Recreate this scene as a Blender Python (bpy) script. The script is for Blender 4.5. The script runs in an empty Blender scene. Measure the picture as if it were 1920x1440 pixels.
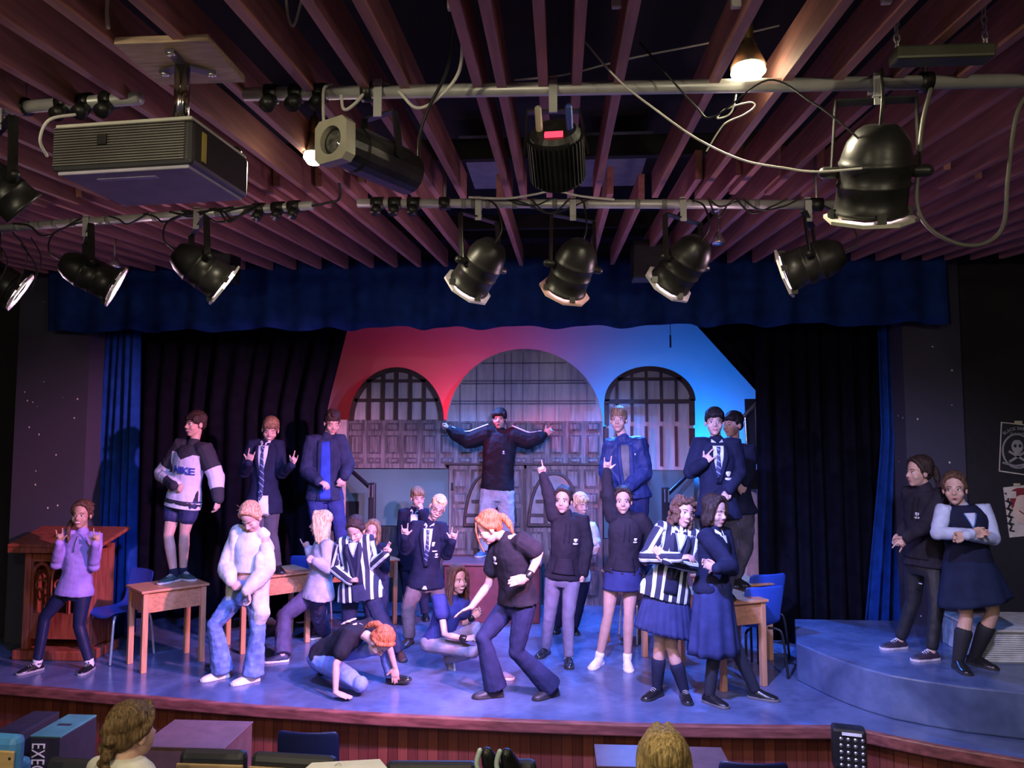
import bpy, bmesh, math, random
from mathutils import Vector, Matrix, Euler
from mathutils.bvhtree import BVHTree
random.seed(7)
SC = bpy.context.scene
COL = SC.collection
R = math.radians
V = Vector

# ---------------------------------------------------------------- camera
# stage deck is z = 0; x runs to the right, y away from the seats
FPX, CAM = 1400.0, V((0.0, 0.0, 2.09))
PITCH, YAW = math.atan(100 / 1400), math.atan(90 / 1400)
cam_data = bpy.data.cameras.new('camera')
cam = bpy.data.objects.new('camera', cam_data)
COL.objects.link(cam)
cam_data.sensor_width = 36
cam_data.lens = 36 * FPX / 1920
cam_data.clip_start = 0.05
cam.location = CAM
cam.rotation_euler = (math.pi / 2 + PITCH, 0, YAW)
SC.camera = cam

# ---------------------------------------------------------------- world, exposure
SC.view_settings.view_transform = 'Standard'
SC.view_settings.look = 'None'
SC.view_settings.gamma = 1
SC.view_settings.use_curve_mapping = False
SC.view_settings.exposure = 0.25
w = bpy.data.worlds.new('hall_dark')
SC.world = w
w.use_nodes = True
w.node_tree.nodes['Background'].inputs[0].default_value = (0.050, 0.038, 0.066, 1)
w.node_tree.nodes['Background'].inputs[1].default_value = 1.0

# ---------------------------------------------------------------- lights
def spot(name, loc, target, power, col, size=60, blend=0.6, radius=0.08):
    d = bpy.data.lights.new(name, 'SPOT')
    d.energy = power; d.color = col; d.spot_size = R(size); d.spot_blend = blend; d.shadow_soft_size = radius
    o = bpy.data.objects.new(name, d); COL.objects.link(o)
    o.location = loc
    o.rotation_euler = (V(target) - V(loc)).to_track_quat('-Z', 'Y').to_euler()
    return o
def point(name, loc, power, col, radius=0.05):
    d = bpy.data.lights.new(name, 'POINT')
    d.energy = power; d.color = col; d.shadow_soft_size = radius
    o = bpy.data.objects.new(name, d); COL.objects.link(o); o.location = loc
    return o
# front of house lanterns on the two bars
spot('lantern_beam_pink_from_right', (1.15, 4.15, 3.05), (-2.5, 7.1, 0.7), 1700, (1.0, 0.36, 0.74), 60, 0.6)
spot('lantern_beam_pink_centre', (-0.35, 4.15, 3.05), (-0.4, 7.3, 0.7), 400, (1.0, 0.46, 0.80), 66, 0.6)
spot('lantern_beam_lilac_from_left', (-1.9, 4.15, 3.05), (0.9, 7.0, 0.7), 440, (0.66, 0.48, 1.0), 62, 0.6)
spot('lantern_beam_blue_wash', (0.35, 4.15, 3.05), (-0.1, 6.6, 0.2), 1350, (0.25, 0.29, 1.0), 105, 0.8)
spot('lantern_beam_blue_wash_left', (-1.9, 4.25, 3.05), (-2.6, 6.6, 0.1), 600, (0.16, 0.24, 1.0), 85, 0.8)
spot('lantern_beam_lilac_right_wing', (2.0, 3.3, 3.1), (3.0, 6.3, 0.6), 330, (0.58, 0.56, 1.0), 70, 0.8)
# coloured floods on the floor behind the set, washing the back wall
spot('flood_red_behind_set', (-1.25, 9.75, 1.75), (-1.4, 10.3, 2.4), 200, (1.0, 0.02, 0.06), 165, 0.6, 0.15)
spot('flood_blue_behind_set', (0.95, 9.75, 1.8), (0.95, 10.3, 2.6), 210, (0.004, 0.20, 1.0), 165, 0.6, 0.15)
spot('flood_blue_behind_set', (1.9, 9.75, 1.75), (1.9, 10.3, 2.45), 190, (0.004, 0.18, 1.0), 165, 0.6, 0.15)
# coloured lanterns over the stage, behind the valance
spot('lantern_beam_red_side', (-2.4, 7.9, 3.35), (-0.2, 8.9, 1.9), 380, (1.0, 0.05, 0.06), 40, 0.8)
spot('lantern_beam_blue_side', (1.5, 7.6, 3.42), (0.2, 8.7, 1.8), 220, (0.05, 0.28, 1.0), 60, 0.8)
spot('lantern_beam_blue_downlight', (0.9, 9.1, 3.4), (0.4, 7.6, 0.0), 1100, (0.05, 0.22, 1.0), 105, 0.8)
spot('lantern_beam_blue_downlight_prompt', (-1.3, 9.1, 3.4), (-0.9, 7.6, 0.0), 700, (0.07, 0.25, 1.0), 100, 0.8)
# house lamps in the ceiling
HOUSE = (1.0, 0.88, 0.60)
for loc_, e_ in (((-2.2, -0.6, 2.95), 88), ((1.9, -0.9, 2.95), 72), ((-0.3, -2.6, 3.0), 80)):
    point('house_lamp_light', loc_, e_, HOUSE, 0.08)

# ---------------------------------------------------------------- pixel helpers: where a seen point stands in the hall
_cp, _sp, _cy, _sy = math.cos(PITCH), math.sin(PITCH), math.cos(YAW), math.sin(YAW)
AX_R = V((_cy, _sy, 0)); AX_F = V((-_sy * _cp, _cy * _cp, _sp)); AX_U = V((_sy * _sp, -_cy * _sp, _cp))
def ray(x, y): return AX_F * FPX + AX_R * (x - 960) + AX_U * (720 - y)
def P(x, y, D):
    d = ray(x, y); return CAM + d * (D / d.y)
def F(x, y, z=0.0):
    d = ray(x, y); return CAM + d * ((z - CAM.z) / d.z)
def proj(p):
    q = p - CAM; k = q.dot(AX_F)
    return 960 + FPX * q.dot(AX_R) / k, 720 - FPX * q.dot(AX_U) / k

# ---------------------------------------------------------------- materials
MATS = {}
def nodes_of(m):
    m.use_nodes = True
    nt = m.node_tree
    return nt, nt.nodes, nt.links, nt.nodes['Principled BSDF']
def mat(name, col, rough=0.7, metal=0.0, noise=0.12, scale=12.0, bump=0.0, bscale=None, stretch=None, col2=None, emit=None, estr=0.0, coat=0.0, spec=None, sheen=0.0):
    if name in MATS: return MATS[name]
    m = bpy.data.materials.new(name); nt, N, L, b = nodes_of(m)
    b.inputs['Roughness'].default_value = rough
    b.inputs['Metallic'].default_value = metal
    if coat: b.inputs['Coat Weight'].default_value = coat
    if spec is not None: b.inputs['Specular IOR Level'].default_value = spec
    if sheen: b.inputs['Sheen Weight'].default_value = sheen
    tc = N.new('ShaderNodeTexCoord'); mp = N.new('ShaderNodeMapping')
    L.new(tc.outputs['Object'], mp.inputs[0])
    if stretch: mp.inputs['Scale'].default_value = stretch
    nz = N.new('ShaderNodeTexNoise'); nz.inputs['Scale'].default_value = scale; nz.inputs['Detail'].default_value = 4
    L.new(mp.outputs[0], nz.inputs['Vector'])
    rp = N.new('ShaderNodeValToRGB')
    c = V(col[:3]); lo = c * (1 - noise) if col2 is None else V(col2[:3]); hi = c * (1 + noise) if col2 is None else c
    rp.color_ramp.elements[0].color = (*lo, 1); rp.color_ramp.elements[1].color = (*[min(1, q) for q in hi], 1)
    rp.color_ramp.elements[0].position = 0.35; rp.color_ramp.elements[1].position = 0.65
    L.new(nz.outputs['Fac'], rp.inputs[0]); L.new(rp.outputs[0], b.inputs['Base Color'])
    if bump:
        n2 = N.new('ShaderNodeTexNoise'); n2.inputs['Scale'].default_value = bscale or scale * 3; n2.inputs['Detail'].default_value = 5
        L.new(mp.outputs[0], n2.inputs['Vector'])
        bp = N.new('ShaderNodeBump'); bp.inputs['Strength'].default_value = bump; bp.inputs['Distance'].default_value = 0.01
        L.new(n2.outputs['Fac'], bp.inputs['Height']); L.new(bp.outputs[0], b.inputs['Normal'])
    if emit:
        b.inputs['Emission Color'].default_value = (*emit, 1); b.inputs['Emission Strength'].default_value = estr
    MATS[name] = m
    return m
def cloth(name, col, **k):
    k.setdefault('rough', 0.85); k.setdefault('bump', 0.25); k.setdefault('scale', 9); k.setdefault('bscale', 26); k.setdefault('noise', 0.18); k.setdefault('sheen', 0.0); k.setdefault('spec', 0.15)
    return mat(name, col, **k)

# ---------------------------------------------------------------- mesh builder
def frame_for(d, hint=V((0, 0, 1))):
    d = d.normalized(); h = hint
    if abs(d.dot(h)) > 0.95: h = V((0, 1, 0)) if abs(d.y) < 0.9 else V((1, 0, 0))
    a = h.cross(d).normalized(); b = d.cross(a).normalized()
    return a, b
class MB:
    def __init__(s): s.v = []; s.f = []
    def add(s, vs, fs):
        n = len(s.v); s.v += [V(q) for q in vs]; s.f += [tuple(i + n for i in q) for q in fs]; return s
    def box(s, c, size, M=None):
        x, y, z = [q / 2 for q in size]; c = V(c); M = M or Matrix.Identity(3)
        vs = [c + M @ V((i * x, j * y, k * z)) for i in (-1, 1) for j in (-1, 1) for k in (-1, 1)]
        return s.add(vs, [(0, 1, 3, 2), (4, 6, 7, 5), (0, 4, 5, 1), (2, 3, 7, 6), (0, 2, 6, 4), (1, 5, 7, 3)])
    def beam(s, p, q, w, h, up=V((0, 0, 1))):
        p, q = V(p), V(q); d = q - p; a, b = frame_for(d, up)
        M = Matrix((a, b, d.normalized())).transposed()
        return s.box((p + q) / 2, (w, h, d.length), M)
    def loft(s, rings, cap=True, closed=True):
        n = len(rings[0]); vs = [p for r in rings for p in r]; fs = []
        for i in range(len(rings) - 1):
            for j in range(n if closed else n - 1):
                k = (j + 1) % n
                fs.append((i * n + j, i * n + k, (i + 1) * n + k, (i + 1) * n + j))
        if cap:
            fs.append(tuple(range(n - 1, -1, -1))); m = (len(rings) - 1) * n
            fs.append(tuple(range(m, m + n)))
        return s.add(vs, fs)
    def tube(s, pts, rad, seg=10, round_caps=True):
        pts = [V(p) for p in pts]
        if not hasattr(rad, '__len__'): rad = [rad] * len(pts)
        a, b = frame_for(pts[1] - pts[0]); rings = []
        ring = lambda c, r, a, b: [c + (a * math.cos(t) + b * math.sin(t)) * r for t in [2 * math.pi * k / seg for k in range(seg)]]
        for i, p in enumerate(pts):
            d = (pts[min(i + 1, len(pts) - 1)] - pts[max(i - 1, 0)]).normalized()
            a = (a - d * a.dot(d)).normalized(); b = d.cross(a)
            if i == 0 and round_caps:
                for q in (0.95, 0.7, 0.35): rings.append(ring(p - d * rad[0] * q, rad[0] * math.sqrt(1 - q * q), a, b))
            rings.append(ring(p, rad[i], a, b))
            if i == len(pts) - 1 and round_caps:
                for q in (0.35, 0.7, 0.95): rings.append(ring(p + d * rad[-1] * q, rad[-1] * math.sqrt(1 - q * q), a, b))
        return s.loft(rings)
    def ell(s, c, ax, seg=12, M=None):
        c = V(c); M = M or Matrix.Identity(3); rings = []
        n = max(6, seg // 2 + 2)
        for i in range(1, n):
            th = math.pi * i / n
            rings.append([c + M @ V((ax[0] * math.sin(th) * math.cos(f), ax[1] * math.sin(th) * math.sin(f), -ax[2] * math.cos(th))) for f in [2 * math.pi * k / seg for k in range(seg)]])
        return s.loft(rings)
    def prism(s, poly, o, ax, ay, th):
        o, ax, ay = V(o), V(ax), V(ay); nz = ax.cross(ay).normalized() * th
        n = len(poly); a = [o + ax * p[0] + ay * p[1] for p in poly]
        return s.add(a + [p + nz for p in a], [tuple(range(n - 1, -1, -1)), tuple(range(n, 2 * n))] + [(i, (i + 1) % n, (i + 1) % n + n, i + n) for i in range(n)])
    def lathe(s, prof, o, axis, seg=20):
        o, axis = V(o), V(axis).normalized(); a, b = frame_for(axis)
        rings = [[o + axis * h + (a * math.cos(t) + b * math.sin(t)) * max(r, 1e-4) for t in [2 * math.pi * k / seg for k in range(seg)]] for r, h in prof]
        return s.loft(rings)
    def mesh(s, name):
        me = bpy.data.meshes.new(name); me.from_pydata(s.v, [], s.f); me.update(); return me
    def obj(s, name, m, parent=None, smooth=False, bevel=0, fix=True, **props):
        me = s.mesh(name)
        if fix:
            bm = bmesh.new(); bm.from_mesh(me); bmesh.ops.recalc_face_normals(bm, faces=bm.faces); bm.to_mesh(me); bm.free()
        me.materials.append(m)
        if smooth:
            me.polygons.foreach_set('use_smooth', [True] * len(me.polygons))
        o = bpy.data.objects.new(name, me); COL.objects.link(o)
        if parent is not None: put(o, parent)
        if bevel:
            md = o.modifiers.new('bevel', 'BEVEL'); md.width = bevel; md.segments = 2; md.limit_method = 'ANGLE'
        for k, q in props.items(): o[k] = q
        return o
def put(o, parent):
    o.parent = parent
    o.matrix_parent_inverse = Matrix.Translation(-world_loc(parent))
def world_loc(o):
    l = V(o.location)
    return l if o.parent is None else l   # parts of parts keep world coordinates in their mesh
def thing(name, label, cat, loc=(0, 0, 0), group=None):
    o = bpy.data.objects.new(name, None); COL.objects.link(o); o.location = loc; o.empty_display_size = 0.1
    o['label'] = label; o['category'] = cat
    if group: o['group'] = group
    return o
def tag(o, label, cat, group=None):
    o['label'] = label; o['category'] = cat
    if group: o['group'] = group
    return o
def struct(o): o['kind'] = 'structure'; return o
def curve_pts(pts, n=8):
    pts = [V(p) for p in pts]; out = []
    for i in range(len(pts) - 1):
        p0, p1, p2, p3 = pts[max(i - 1, 0)], pts[i], pts[i + 1], pts[min(i + 2, len(pts) - 1)]
        for k in range(n):
            t = k / n
            out.append(0.5 * ((2 * p1) + (p2 - p0) * t + (2 * p0 - 5 * p1 + 4 * p2 - p3) * t * t + (3 * p1 - p0 - 3 * p2 + p3) * t ** 3))
    out.append(pts[-1]); return out
PENDING = []   # (object, function run on the finished mesh)
# ================================================================ the hall and stage shell
M_BLACK = mat('black_paint', (0.012, 0.011, 0.012), 0.8)
M_VOID = mat('dark_ceiling_paint', (0.012, 0.012, 0.015), 0.9)
M_METAL = mat('galvanised_steel', (0.55, 0.55, 0.53), 0.4, 0.35, noise=0.08, bump=0.05)
M_BLKM = mat('black_lantern_metal', (0.022, 0.022, 0.021), 0.38, 0.3, noise=0.3, bump=0.08)
M_STEEL = mat('bright_steel', (0.75, 0.75, 0.76), 0.25, 0.9)
M_CABLE = mat('black_cable_rubber', (0.015, 0.015, 0.015), 0.5)
M_WCABLE = mat('white_cable', (0.72, 0.70, 0.62), 0.5)
M_WHITE = mat('white_plastic', (0.78, 0.76, 0.72), 0.5)

def deck_mat():
    m = bpy.data.materials.new('grey_blue_deck_paint'); nt, N, L, b = nodes_of(m)
    tc = N.new('ShaderNodeTexCoord')
    n1 = N.new('ShaderNodeTexNoise'); n1.inputs['Scale'].default_value = 1.6; n1.inputs['Detail'].default_value = 6; n1.inputs['Distortion'].default_value = 1.2
    n2 = N.new('ShaderNodeTexNoise'); n2.inputs['Scale'].default_value = 14; n2.inputs['Detail'].default_value = 8
    L.new(tc.outputs['Object'], n1.inputs[0]); L.new(tc.outputs['Object'], n2.inputs[0])
    rp = N.new('ShaderNodeValToRGB')
    rp.color_ramp.elements[0].position = 0.3; rp.color_ramp.elements[0].color = (0.050, 0.068, 0.135, 1)
    rp.color_ramp.elements[1].position = 0.72; rp.color_ramp.elements[1].color = (0.115, 0.150, 0.26, 1)
    L.new(n1.outputs[0], rp.inputs[0])
    mx = N.new('ShaderNodeMixRGB'); mx.blend_type = 'OVERLAY'; mx.inputs[0].default_value = 0.25
    L.new(rp.outputs[0], mx.inputs[1]); L.new(n2.outputs[0], mx.inputs[2]); L.new(mx.outputs[0], b.inputs['Base Color'])
    mr = N.new('ShaderNodeMapRange'); mr.inputs['To Min'].default_value = 0.13; mr.inputs['To Max'].default_value = 0.32
    L.new(n2.outputs[0], mr.inputs[0]); L.new(mr.outputs[0], b.inputs['Roughness'])
    return m
M_DECK = deck_mat()
def board_mat(name, width, c1, c2, axis='X', gap=0.05, rough=0.45):
    m = bpy.data.materials.new(name); nt, N, L, b = nodes_of(m)
    tc = N.new('ShaderNodeTexCoord'); sp = N.new('ShaderNodeSeparateXYZ'); L.new(tc.outputs['Object'], sp.inputs[0])
    dv = N.new('ShaderNodeMath'); dv.operation = 'DIVIDE'; dv.inputs[1].default_value = width; L.new(sp.outputs[axis], dv.inputs[0])
    fl = N.new('ShaderNodeMath'); fl.operation = 'FLOOR'; L.new(dv.outputs[0], fl.inputs[0])
    fr = N.new('ShaderNodeMath'); fr.operation = 'FRACT'; L.new(dv.outputs[0], fr.inputs[0])
    wn = N.new('ShaderNodeTexWhiteNoise'); wn.noise_dimensions = '1D'; L.new(fl.outputs[0], wn.inputs['W'])
    mp = N.new('ShaderNodeMapping'); mp.inputs['Scale'].default_value = (30, 30, 1.5); L.new(tc.outputs['Object'], mp.inputs[0])
    gr = N.new('ShaderNodeTexNoise'); gr.inputs['Scale'].default_value = 2; gr.inputs['Detail'].default_value = 5; L.new(mp.outputs[0], gr.inputs[0])
    ad = N.new('ShaderNodeMath'); ad.operation = 'ADD'; L.new(wn.outputs['Value'], ad.inputs[0]); L.new(gr.outputs[0], ad.inputs[1])
    hf = N.new('ShaderNodeMath'); hf.operation = 'MULTIPLY'; hf.inputs[1].default_value = 0.5; L.new(ad.outputs[0], hf.inputs[0])
    rp = N.new('ShaderNodeValToRGB'); rp.color_ramp.elements[0].color = (*c1, 1); rp.color_ramp.elements[1].color = (*c2, 1)
    rp.color_ramp.elements[0].position = 0.2; rp.color_ramp.elements[1].position = 0.8
    L.new(hf.outputs[0], rp.inputs[0])
    gp = N.new('ShaderNodeMath'); gp.operation = 'GREATER_THAN'; gp.inputs[1].default_value = gap; L.new(fr.outputs[0], gp.inputs[0])
    mu = N.new('ShaderNodeMixRGB'); mu.blend_type = 'MULTIPLY'; mu.inputs[0].default_value = 0.85
    L.new(rp.outputs[0], mu.inputs[1]); L.new(gp.outputs[0], mu.inputs[2]); L.new(mu.outputs[0], b.inputs['Base Color'])
    bp = N.new('ShaderNodeBump'); bp.inputs['Distance'].default_value = 0.004; L.new(gp.outputs[0], bp.inputs['Height']); L.new(bp.outputs[0], b.inputs['Normal'])
    b.inputs['Roughness'].default_value = rough
    return m
M_APRON = board_mat('red_brown_matchboard', 0.078, (0.10, 0.020, 0.013), (0.22, 0.055, 0.030))
M_NOSE = mat('red_brown_nosing_wood', (0.17, 0.055, 0.045), 0.35, noise=0.35, scale=5, stretch=(1, 6, 6))
def pillar_mat():
    m = bpy.data.materials.new('chipped_grey_paint'); nt, N, L, b = nodes_of(m)
    tc = N.new('ShaderNodeTexCoord'); vo = N.new('ShaderNodeTexVoronoi'); vo.inputs['Scale'].default_value = 9
    mp = N.new('ShaderNodeMapping'); mp.inputs['Scale'].default_value = (1, 1, 0.85); L.new(tc.outputs['Object'], mp.inputs[0]); L.new(mp.outputs[0], vo.inputs['Vector'])
    lt = N.new('ShaderNodeMath'); lt.operation = 'LESS_THAN'; lt.inputs[1].default_value = 0.08; L.new(vo.outputs['Distance'], lt.inputs[0])
    nz = N.new('ShaderNodeTexNoise'); nz.inputs['Scale'].default_value = 1.3; L.new(tc.outputs['Object'], nz.inputs[0])
    g2 = N.new('ShaderNodeMath'); g2.operation = 'GREATER_THAN'; g2.inputs[1].default_value = 0.5; L.new(nz.outputs[0], g2.inputs[0])
    mu = N.new('ShaderNodeMath'); mu.operation = 'MULTIPLY'; L.new(lt.outputs[0], mu.inputs[0]); L.new(g2.outputs[0], mu.inputs[1])
    mx = N.new('ShaderNodeMixRGB'); mx.inputs[1].default_value = (0.050, 0.047, 0.075, 1); mx.inputs[2].default_value = (0.75, 0.72, 0.7, 1)
    L.new(mu.outputs[0], mx.inputs[0]); L.new(mx.outputs[0], b.inputs['Base Color']); b.inputs['Roughness'].default_value = 0.75
    return m
M_PILLAR = pillar_mat()

# ---- stage deck, nosing and matchboard front
edge_px = [(-120, 1272), (0, 1281), (120, 1291), (240, 1302), (360, 1312), (480, 1322), (720, 1338), (960, 1349), (1200, 1357), (1400, 1360), (1570, 1361), (1610, 1366), (1660, 1377), (1760, 1397), (1920, 1424), (2050, 1446)]
edge = [F(x, y) for x, y in edge_px]
edge = [V((-7.5, edge[0].y + 0.35, 0))] + edge + [V((6.5, edge[-1].y - 0.45, 0))]
SH = -0.85   # hall floor
def strip_prism(path, y_off0, y_off1, z0, z1, name, m, **k):
    b = MB(); rings = [[p + V((0, y_off0, z0)), p + V((0, y_off1, z0)), p + V((0, y_off1, z1)), p + V((0, y_off0, z1))] for p in path]
    return b.loft(rings).obj(name, m, **k)
b = MB(); n = len(edge)
top = [p.copy() for p in edge] + [V((6.5, 10.4, 0)), V((-7.5, 10.4, 0))]
b.prism([(p.x, p.y) for p in top], (0, 0, -0.06), (1, 0, 0), (0, 1, 0), 0.06)
struct(b.obj('stage_floor', M_DECK))
struct(strip_prism(edge, -0.035, 0.02, -0.085, 0.004, 'trim_1', M_NOSE, bevel=0.012))
struct(strip_prism(edge, 0.06, 0.16, SH, -0.075, 'wall_front', M_APRON))
struct(MB().box((0, 2.2, SH - 0.05), (16, 9.5, 0.1)).obj('floor', mat('hall_floor_vinyl', (0.06, 0.045, 0.04), 0.5)))
# ---- raised curved step at the right
top_px = [(1542, 1226), (1579, 1240), (1620, 1253), (1671, 1266), (1736, 1277), (1812, 1288), (1920, 1299), (2060, 1310)]
ST = 0.32
tp = [F(x, y, ST) for x, y in top_px]
poly = [F(1493, 1205, ST)] + tp + [V((6.4, tp[-1].y, ST)), V((6.4, 7.6, ST)), V((F(1493, 1205, ST).x + 0.25, 7.6, ST))]
struct(MB().prism([(p.x, p.y) for p in poly], (0, 0, 0.001), (1, 0, 0), (0, 1, 0), ST).obj('floor_raised_step', M_DECK, bevel=0.012))
# ---- proscenium pillars and the black side walls
YP = 7.45
pl = [P(22, 900, YP).x, P(158, 900, YP).x]; pr = [P(1702, 900, YP).x, P(1812, 900, YP).x]
struct(MB().box(((pl[0] + pl[1]) / 2, YP + 0.2, 2.0), (pl[1] - pl[0], 0.4, 4.0)).obj('wall_left', M_PILLAR))
struct(MB().box(((pr[0] + pr[1]) / 2, YP + 0.2, 2.0), (pr[1] - pr[0], 0.4, 4.0)).obj('wall_right', M_PILLAR))
struct(MB().box((pl[0] - 1.5, YP + 0.3, 1.9), (3.0, 0.3, 5.7)).obj('wall_left_wing', M_BLACK))
struct(MB().box((pr[1] + 1.4, YP + 0.12, 1.9), (2.8, 0.3, 5.7)).obj('wall_right_wing', M_BLACK))
struct(MB().box((0, YP + 0.3, 4.05), (pr[1] - pl[0], 0.25, 1.3)).obj('wall_above_opening', M_BLACK))
# ---- back of the stage
M_SKYCLOTH = mat('pale_grey_wall_paint', (0.36, 0.345, 0.335), 0.85, noise=0.04, scale=1.5)
YB = 10.25
struct(MB().box((-0.2, YB + 0.1, 2.0), (11.2, 0.2, 4.2)).obj('wall_back', M_SKYCLOTH))
struct(MB().box((-0.2, 9.0, 4.15), (11.2, 3.2, 0.12)).obj('ceiling_stage', M_BLACK))
struct(MB().box((-5.7, 9.1, 2.0), (0.15, 2.5, 4.3)).obj('wall_stage_left', M_BLACK))
struct(MB().box((5.2, 9.1, 2.0), (0.15, 2.5, 4.3)).obj('wall_stage_right', M_BLACK))
struct(MB().box((-7.4, 3.0, 1.6), (0.2, 11, 5.6)).obj('wall_hall_left', M_BLACK))
struct(MB().box((6.6, 3.0, 1.6), (0.2, 11, 5.6)).obj('wall_hall_right', M_BLACK))

# ---- sloping ceiling: dark void over open red-brown joists
SL = 0.077
def cz(y): return 3.15 + SL * y
M_JOIST = mat('red_brown_joist_wood', (0.46, 0.20, 0.17), 0.6, noise=0.22, scale=2.2, stretch=(14, 0.7, 14), bump=0.12)
struct(MB().box((-0.4, 3.4, cz(3.4) + 0.62), (14.2, 8.6, 0.1), Matrix.Rotation(math.atan(SL), 3, 'X')).obj('ceiling', M_VOID))
xs_near = [-3.9, -3.62, -3.36, -3.1, -2.85, -2.6, -2.36, -2.12, -1.86, -1.62, -1.4, -1.17, -0.905, -0.70, -0.555, -0.29, -0.205, -0.055, 0.065, 0.215, 0.555, 0.81, 0.99, 1.2, 1.42, 1.66, 1.9, 2.14, 2.4, 2.66, 2.9, 3.2]
def joist(x, y0, y1, dz, h=0.15, wd=0.036):
    q = MB().beam((x, y0, cz(y0) + dz + h / 2), (x, y1, cz(y1) + dz + h / 2), wd, h, V((0, 0, 1)))
    # beam() lays its height along the second frame axis
    return struct(q.obj('ceiling_joist', M_JOIST))
for x in xs_near: joist(x, 0.7, 4.28 + random.uniform(-0.06, 0.1), random.uniform(-0.004, 0.004), wd=0.034)
x = -5.6; xs_far = []
while x < 4.6:
    xs_far.append(x); x += random.choice((0.2, 0.23, 0.26))
for x in xs_far:
    if -0.62 < x + 0.1 < 0.5 and random.random() < 0.35: continue
    joist(x, 3.98 + random.uniform(-0.05, 0.15) + (0.35 if -0.75 < x < 0.75 else 0), 7.0 + random.uniform(-0.02, 0.05), 0.03, h=0.16, wd=0.037)
# cross rails holding the joists, and the pale boards seen through the opening
for y, dz in ((1.5, 0.2), (4.15, 0.2), (6.2, 0.22)):
    struct(MB().box((-0.4, y, cz(y) + dz + 0.06), (12, 0.05, 0.12)).obj('ceiling_cross_rail', M_BLACK))
for px_, py_, wd in ((915, 318, 0.28), (1150, 330, 0.42)):
    p = P(px_, py_, 4.9)
    struct(MB().box((p.x, 4.9, cz(4.9) + 0.4), (wd, 0.9, 0.03)).obj('ceiling_board', mat('blue_grey_board', (0.22, 0.25, 0.33), 0.7)))

# ================================================================ curtains
def drape(name, label, m, x0, x1, y, z0, z1, folds, amp, edge_fn=None, group=None, lean=0.0, nz=14):
    rnd = random.Random(int(abs(x0) * 997 + folds * 31))
    nx = folds * 10; ph = [rnd.uniform(-0.5, 0.5) for _ in range(folds + 2)]; am = [rnd.uniform(0.55, 1.15) for _ in range(folds + 2)]
    bm_ = MB(); vs = []; fs = []
    for j in range(nz + 1):
        t = j / nz; z = z0 + (z1 - z0) * t
        a, c = edge_fn(t) if edge_fn else (x0, x1)
        for i in range(nx + 1):
            s = i / nx; k = s * folds; ki = int(k); kf = k - ki
            A = am[ki] * (1 - kf) + am[min(ki + 1, folds + 1)] * kf
            pp = ph[ki] * (1 - kf) + ph[min(ki + 1, folds + 1)] * kf
            d = math.sin((k + 0.35 * pp) * 2 * math.pi + 0.5 * pp * (1 - t)) * amp * A * (1.05 - 0.25 * t)
            d += 0.25 * amp * math.sin(2.7 * k + t * 3 + pp * 4)
            hem = 0.018 * math.sin(k * 6.28 * 0.5 + pp * 3) if j == 0 else 0
            vs.append((a + (c - a) * s + lean * (1 - t), y + d, z + hem))
    W = nx + 1
    for j in range(nz):
        for i in range(nx): fs.append((j * W + i, j * W + i + 1, (j + 1) * W + i + 1, (j + 1) * W + i))
    bm_.add(vs, fs); o = bm_.obj(name, m, smooth=True)
    sd = o.modifiers.new('thickness', 'SOLIDIFY'); sd.thickness = 0.008
    tag(o, label, 'curtain', group)
    return o
M_BLUEV = cloth('navy_blue_velour', (0.010, 0.034, 0.16), spec=0.05, bump=0.12, rough=0.9)
M_BLUEV2 = cloth('royal_blue_velour', (0.010, 0.048, 0.24), spec=0.05, bump=0.12, rough=0.9)
M_BLACKV = cloth('black_wool_serge', (0.006, 0.006, 0.011), spec=0.02, bump=0.12, rough=0.95)
YV = 7.12
zb = P(960, 614, YV).z
drape('stage_valance', 'long navy blue gathered valance hanging under the joist ends across the stage', M_BLUEV, P(84, 620, YV).x, P(1778, 600, YV).x, YV, zb, 3.82, 26, 0.045, nz=8)
g = 'blue front curtains drawn to the sides'
drape('stage_curtain', 'royal blue curtain beside the left pillar with a shadow of a figure on it', M_BLUEV2, P(146, 900, 7.7).x, P(250, 900, 7.7).x, 7.75, 0.02, zb + 0.15, 6, 0.055, edge_fn=lambda t: (P(136 + 28 * t, 900, 7.7).x, P(254 - 10 * t, 900, 7.7).x))
drape('stage_curtain', 'royal blue curtain beside the right pillar flaring at its foot', M_BLUEV2, P(1640, 900, 7.7).x, P(1706, 900, 7.7).x, 7.75, 0.02, zb + 0.15, 4, 0.055, edge_fn=lambda t: (P(1612 + 50 * min(1, t * 1.6), 900, 7.7).x, P(1706, 900, 7.7).x))
xl = P(246, 800, 8.5).x
drape('stage_curtain', 'wide black leg curtain behind the pupils at the left, next to the painted backdrop', M_BLACKV, xl, P(612, 800, 8.5).x, 8.5, 0.02, 3.7, 11, 0.06,
      edge_fn=lambda t: (xl, P(612, 800, 8.5).x + (max(0, t - 0.66)) * 0.9), nz=20)
drape('stage_curtain', 'wide black leg curtain at the right, between the steps and the right blue curtain', M_BLACKV, P(1420, 800, 8.0).x, P(1668, 800, 8.0).x, 8.0, 0.02, 3.7, 8, 0.06)
xr0, xr1 = P(1420, 730, 8.7).x, P(1306, 606, 8.7).x
z73, z60 = P(1420, 730, 8.7).z, P(1306, 606, 8.7).z
drape('stage_curtain', 'black curtain swagged diagonally over the upper right corner of the backdrop', M_BLACKV, xr1, xr0 + 0.3, 8.75, z73 - 0.02, 4.085, 4, 0.03,
      edge_fn=lambda t: (xr0 + (xr1 - xr0) * min(1.15, t * (4.085 - z73) / (z60 - z73)), xr0 + 0.35))

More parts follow.
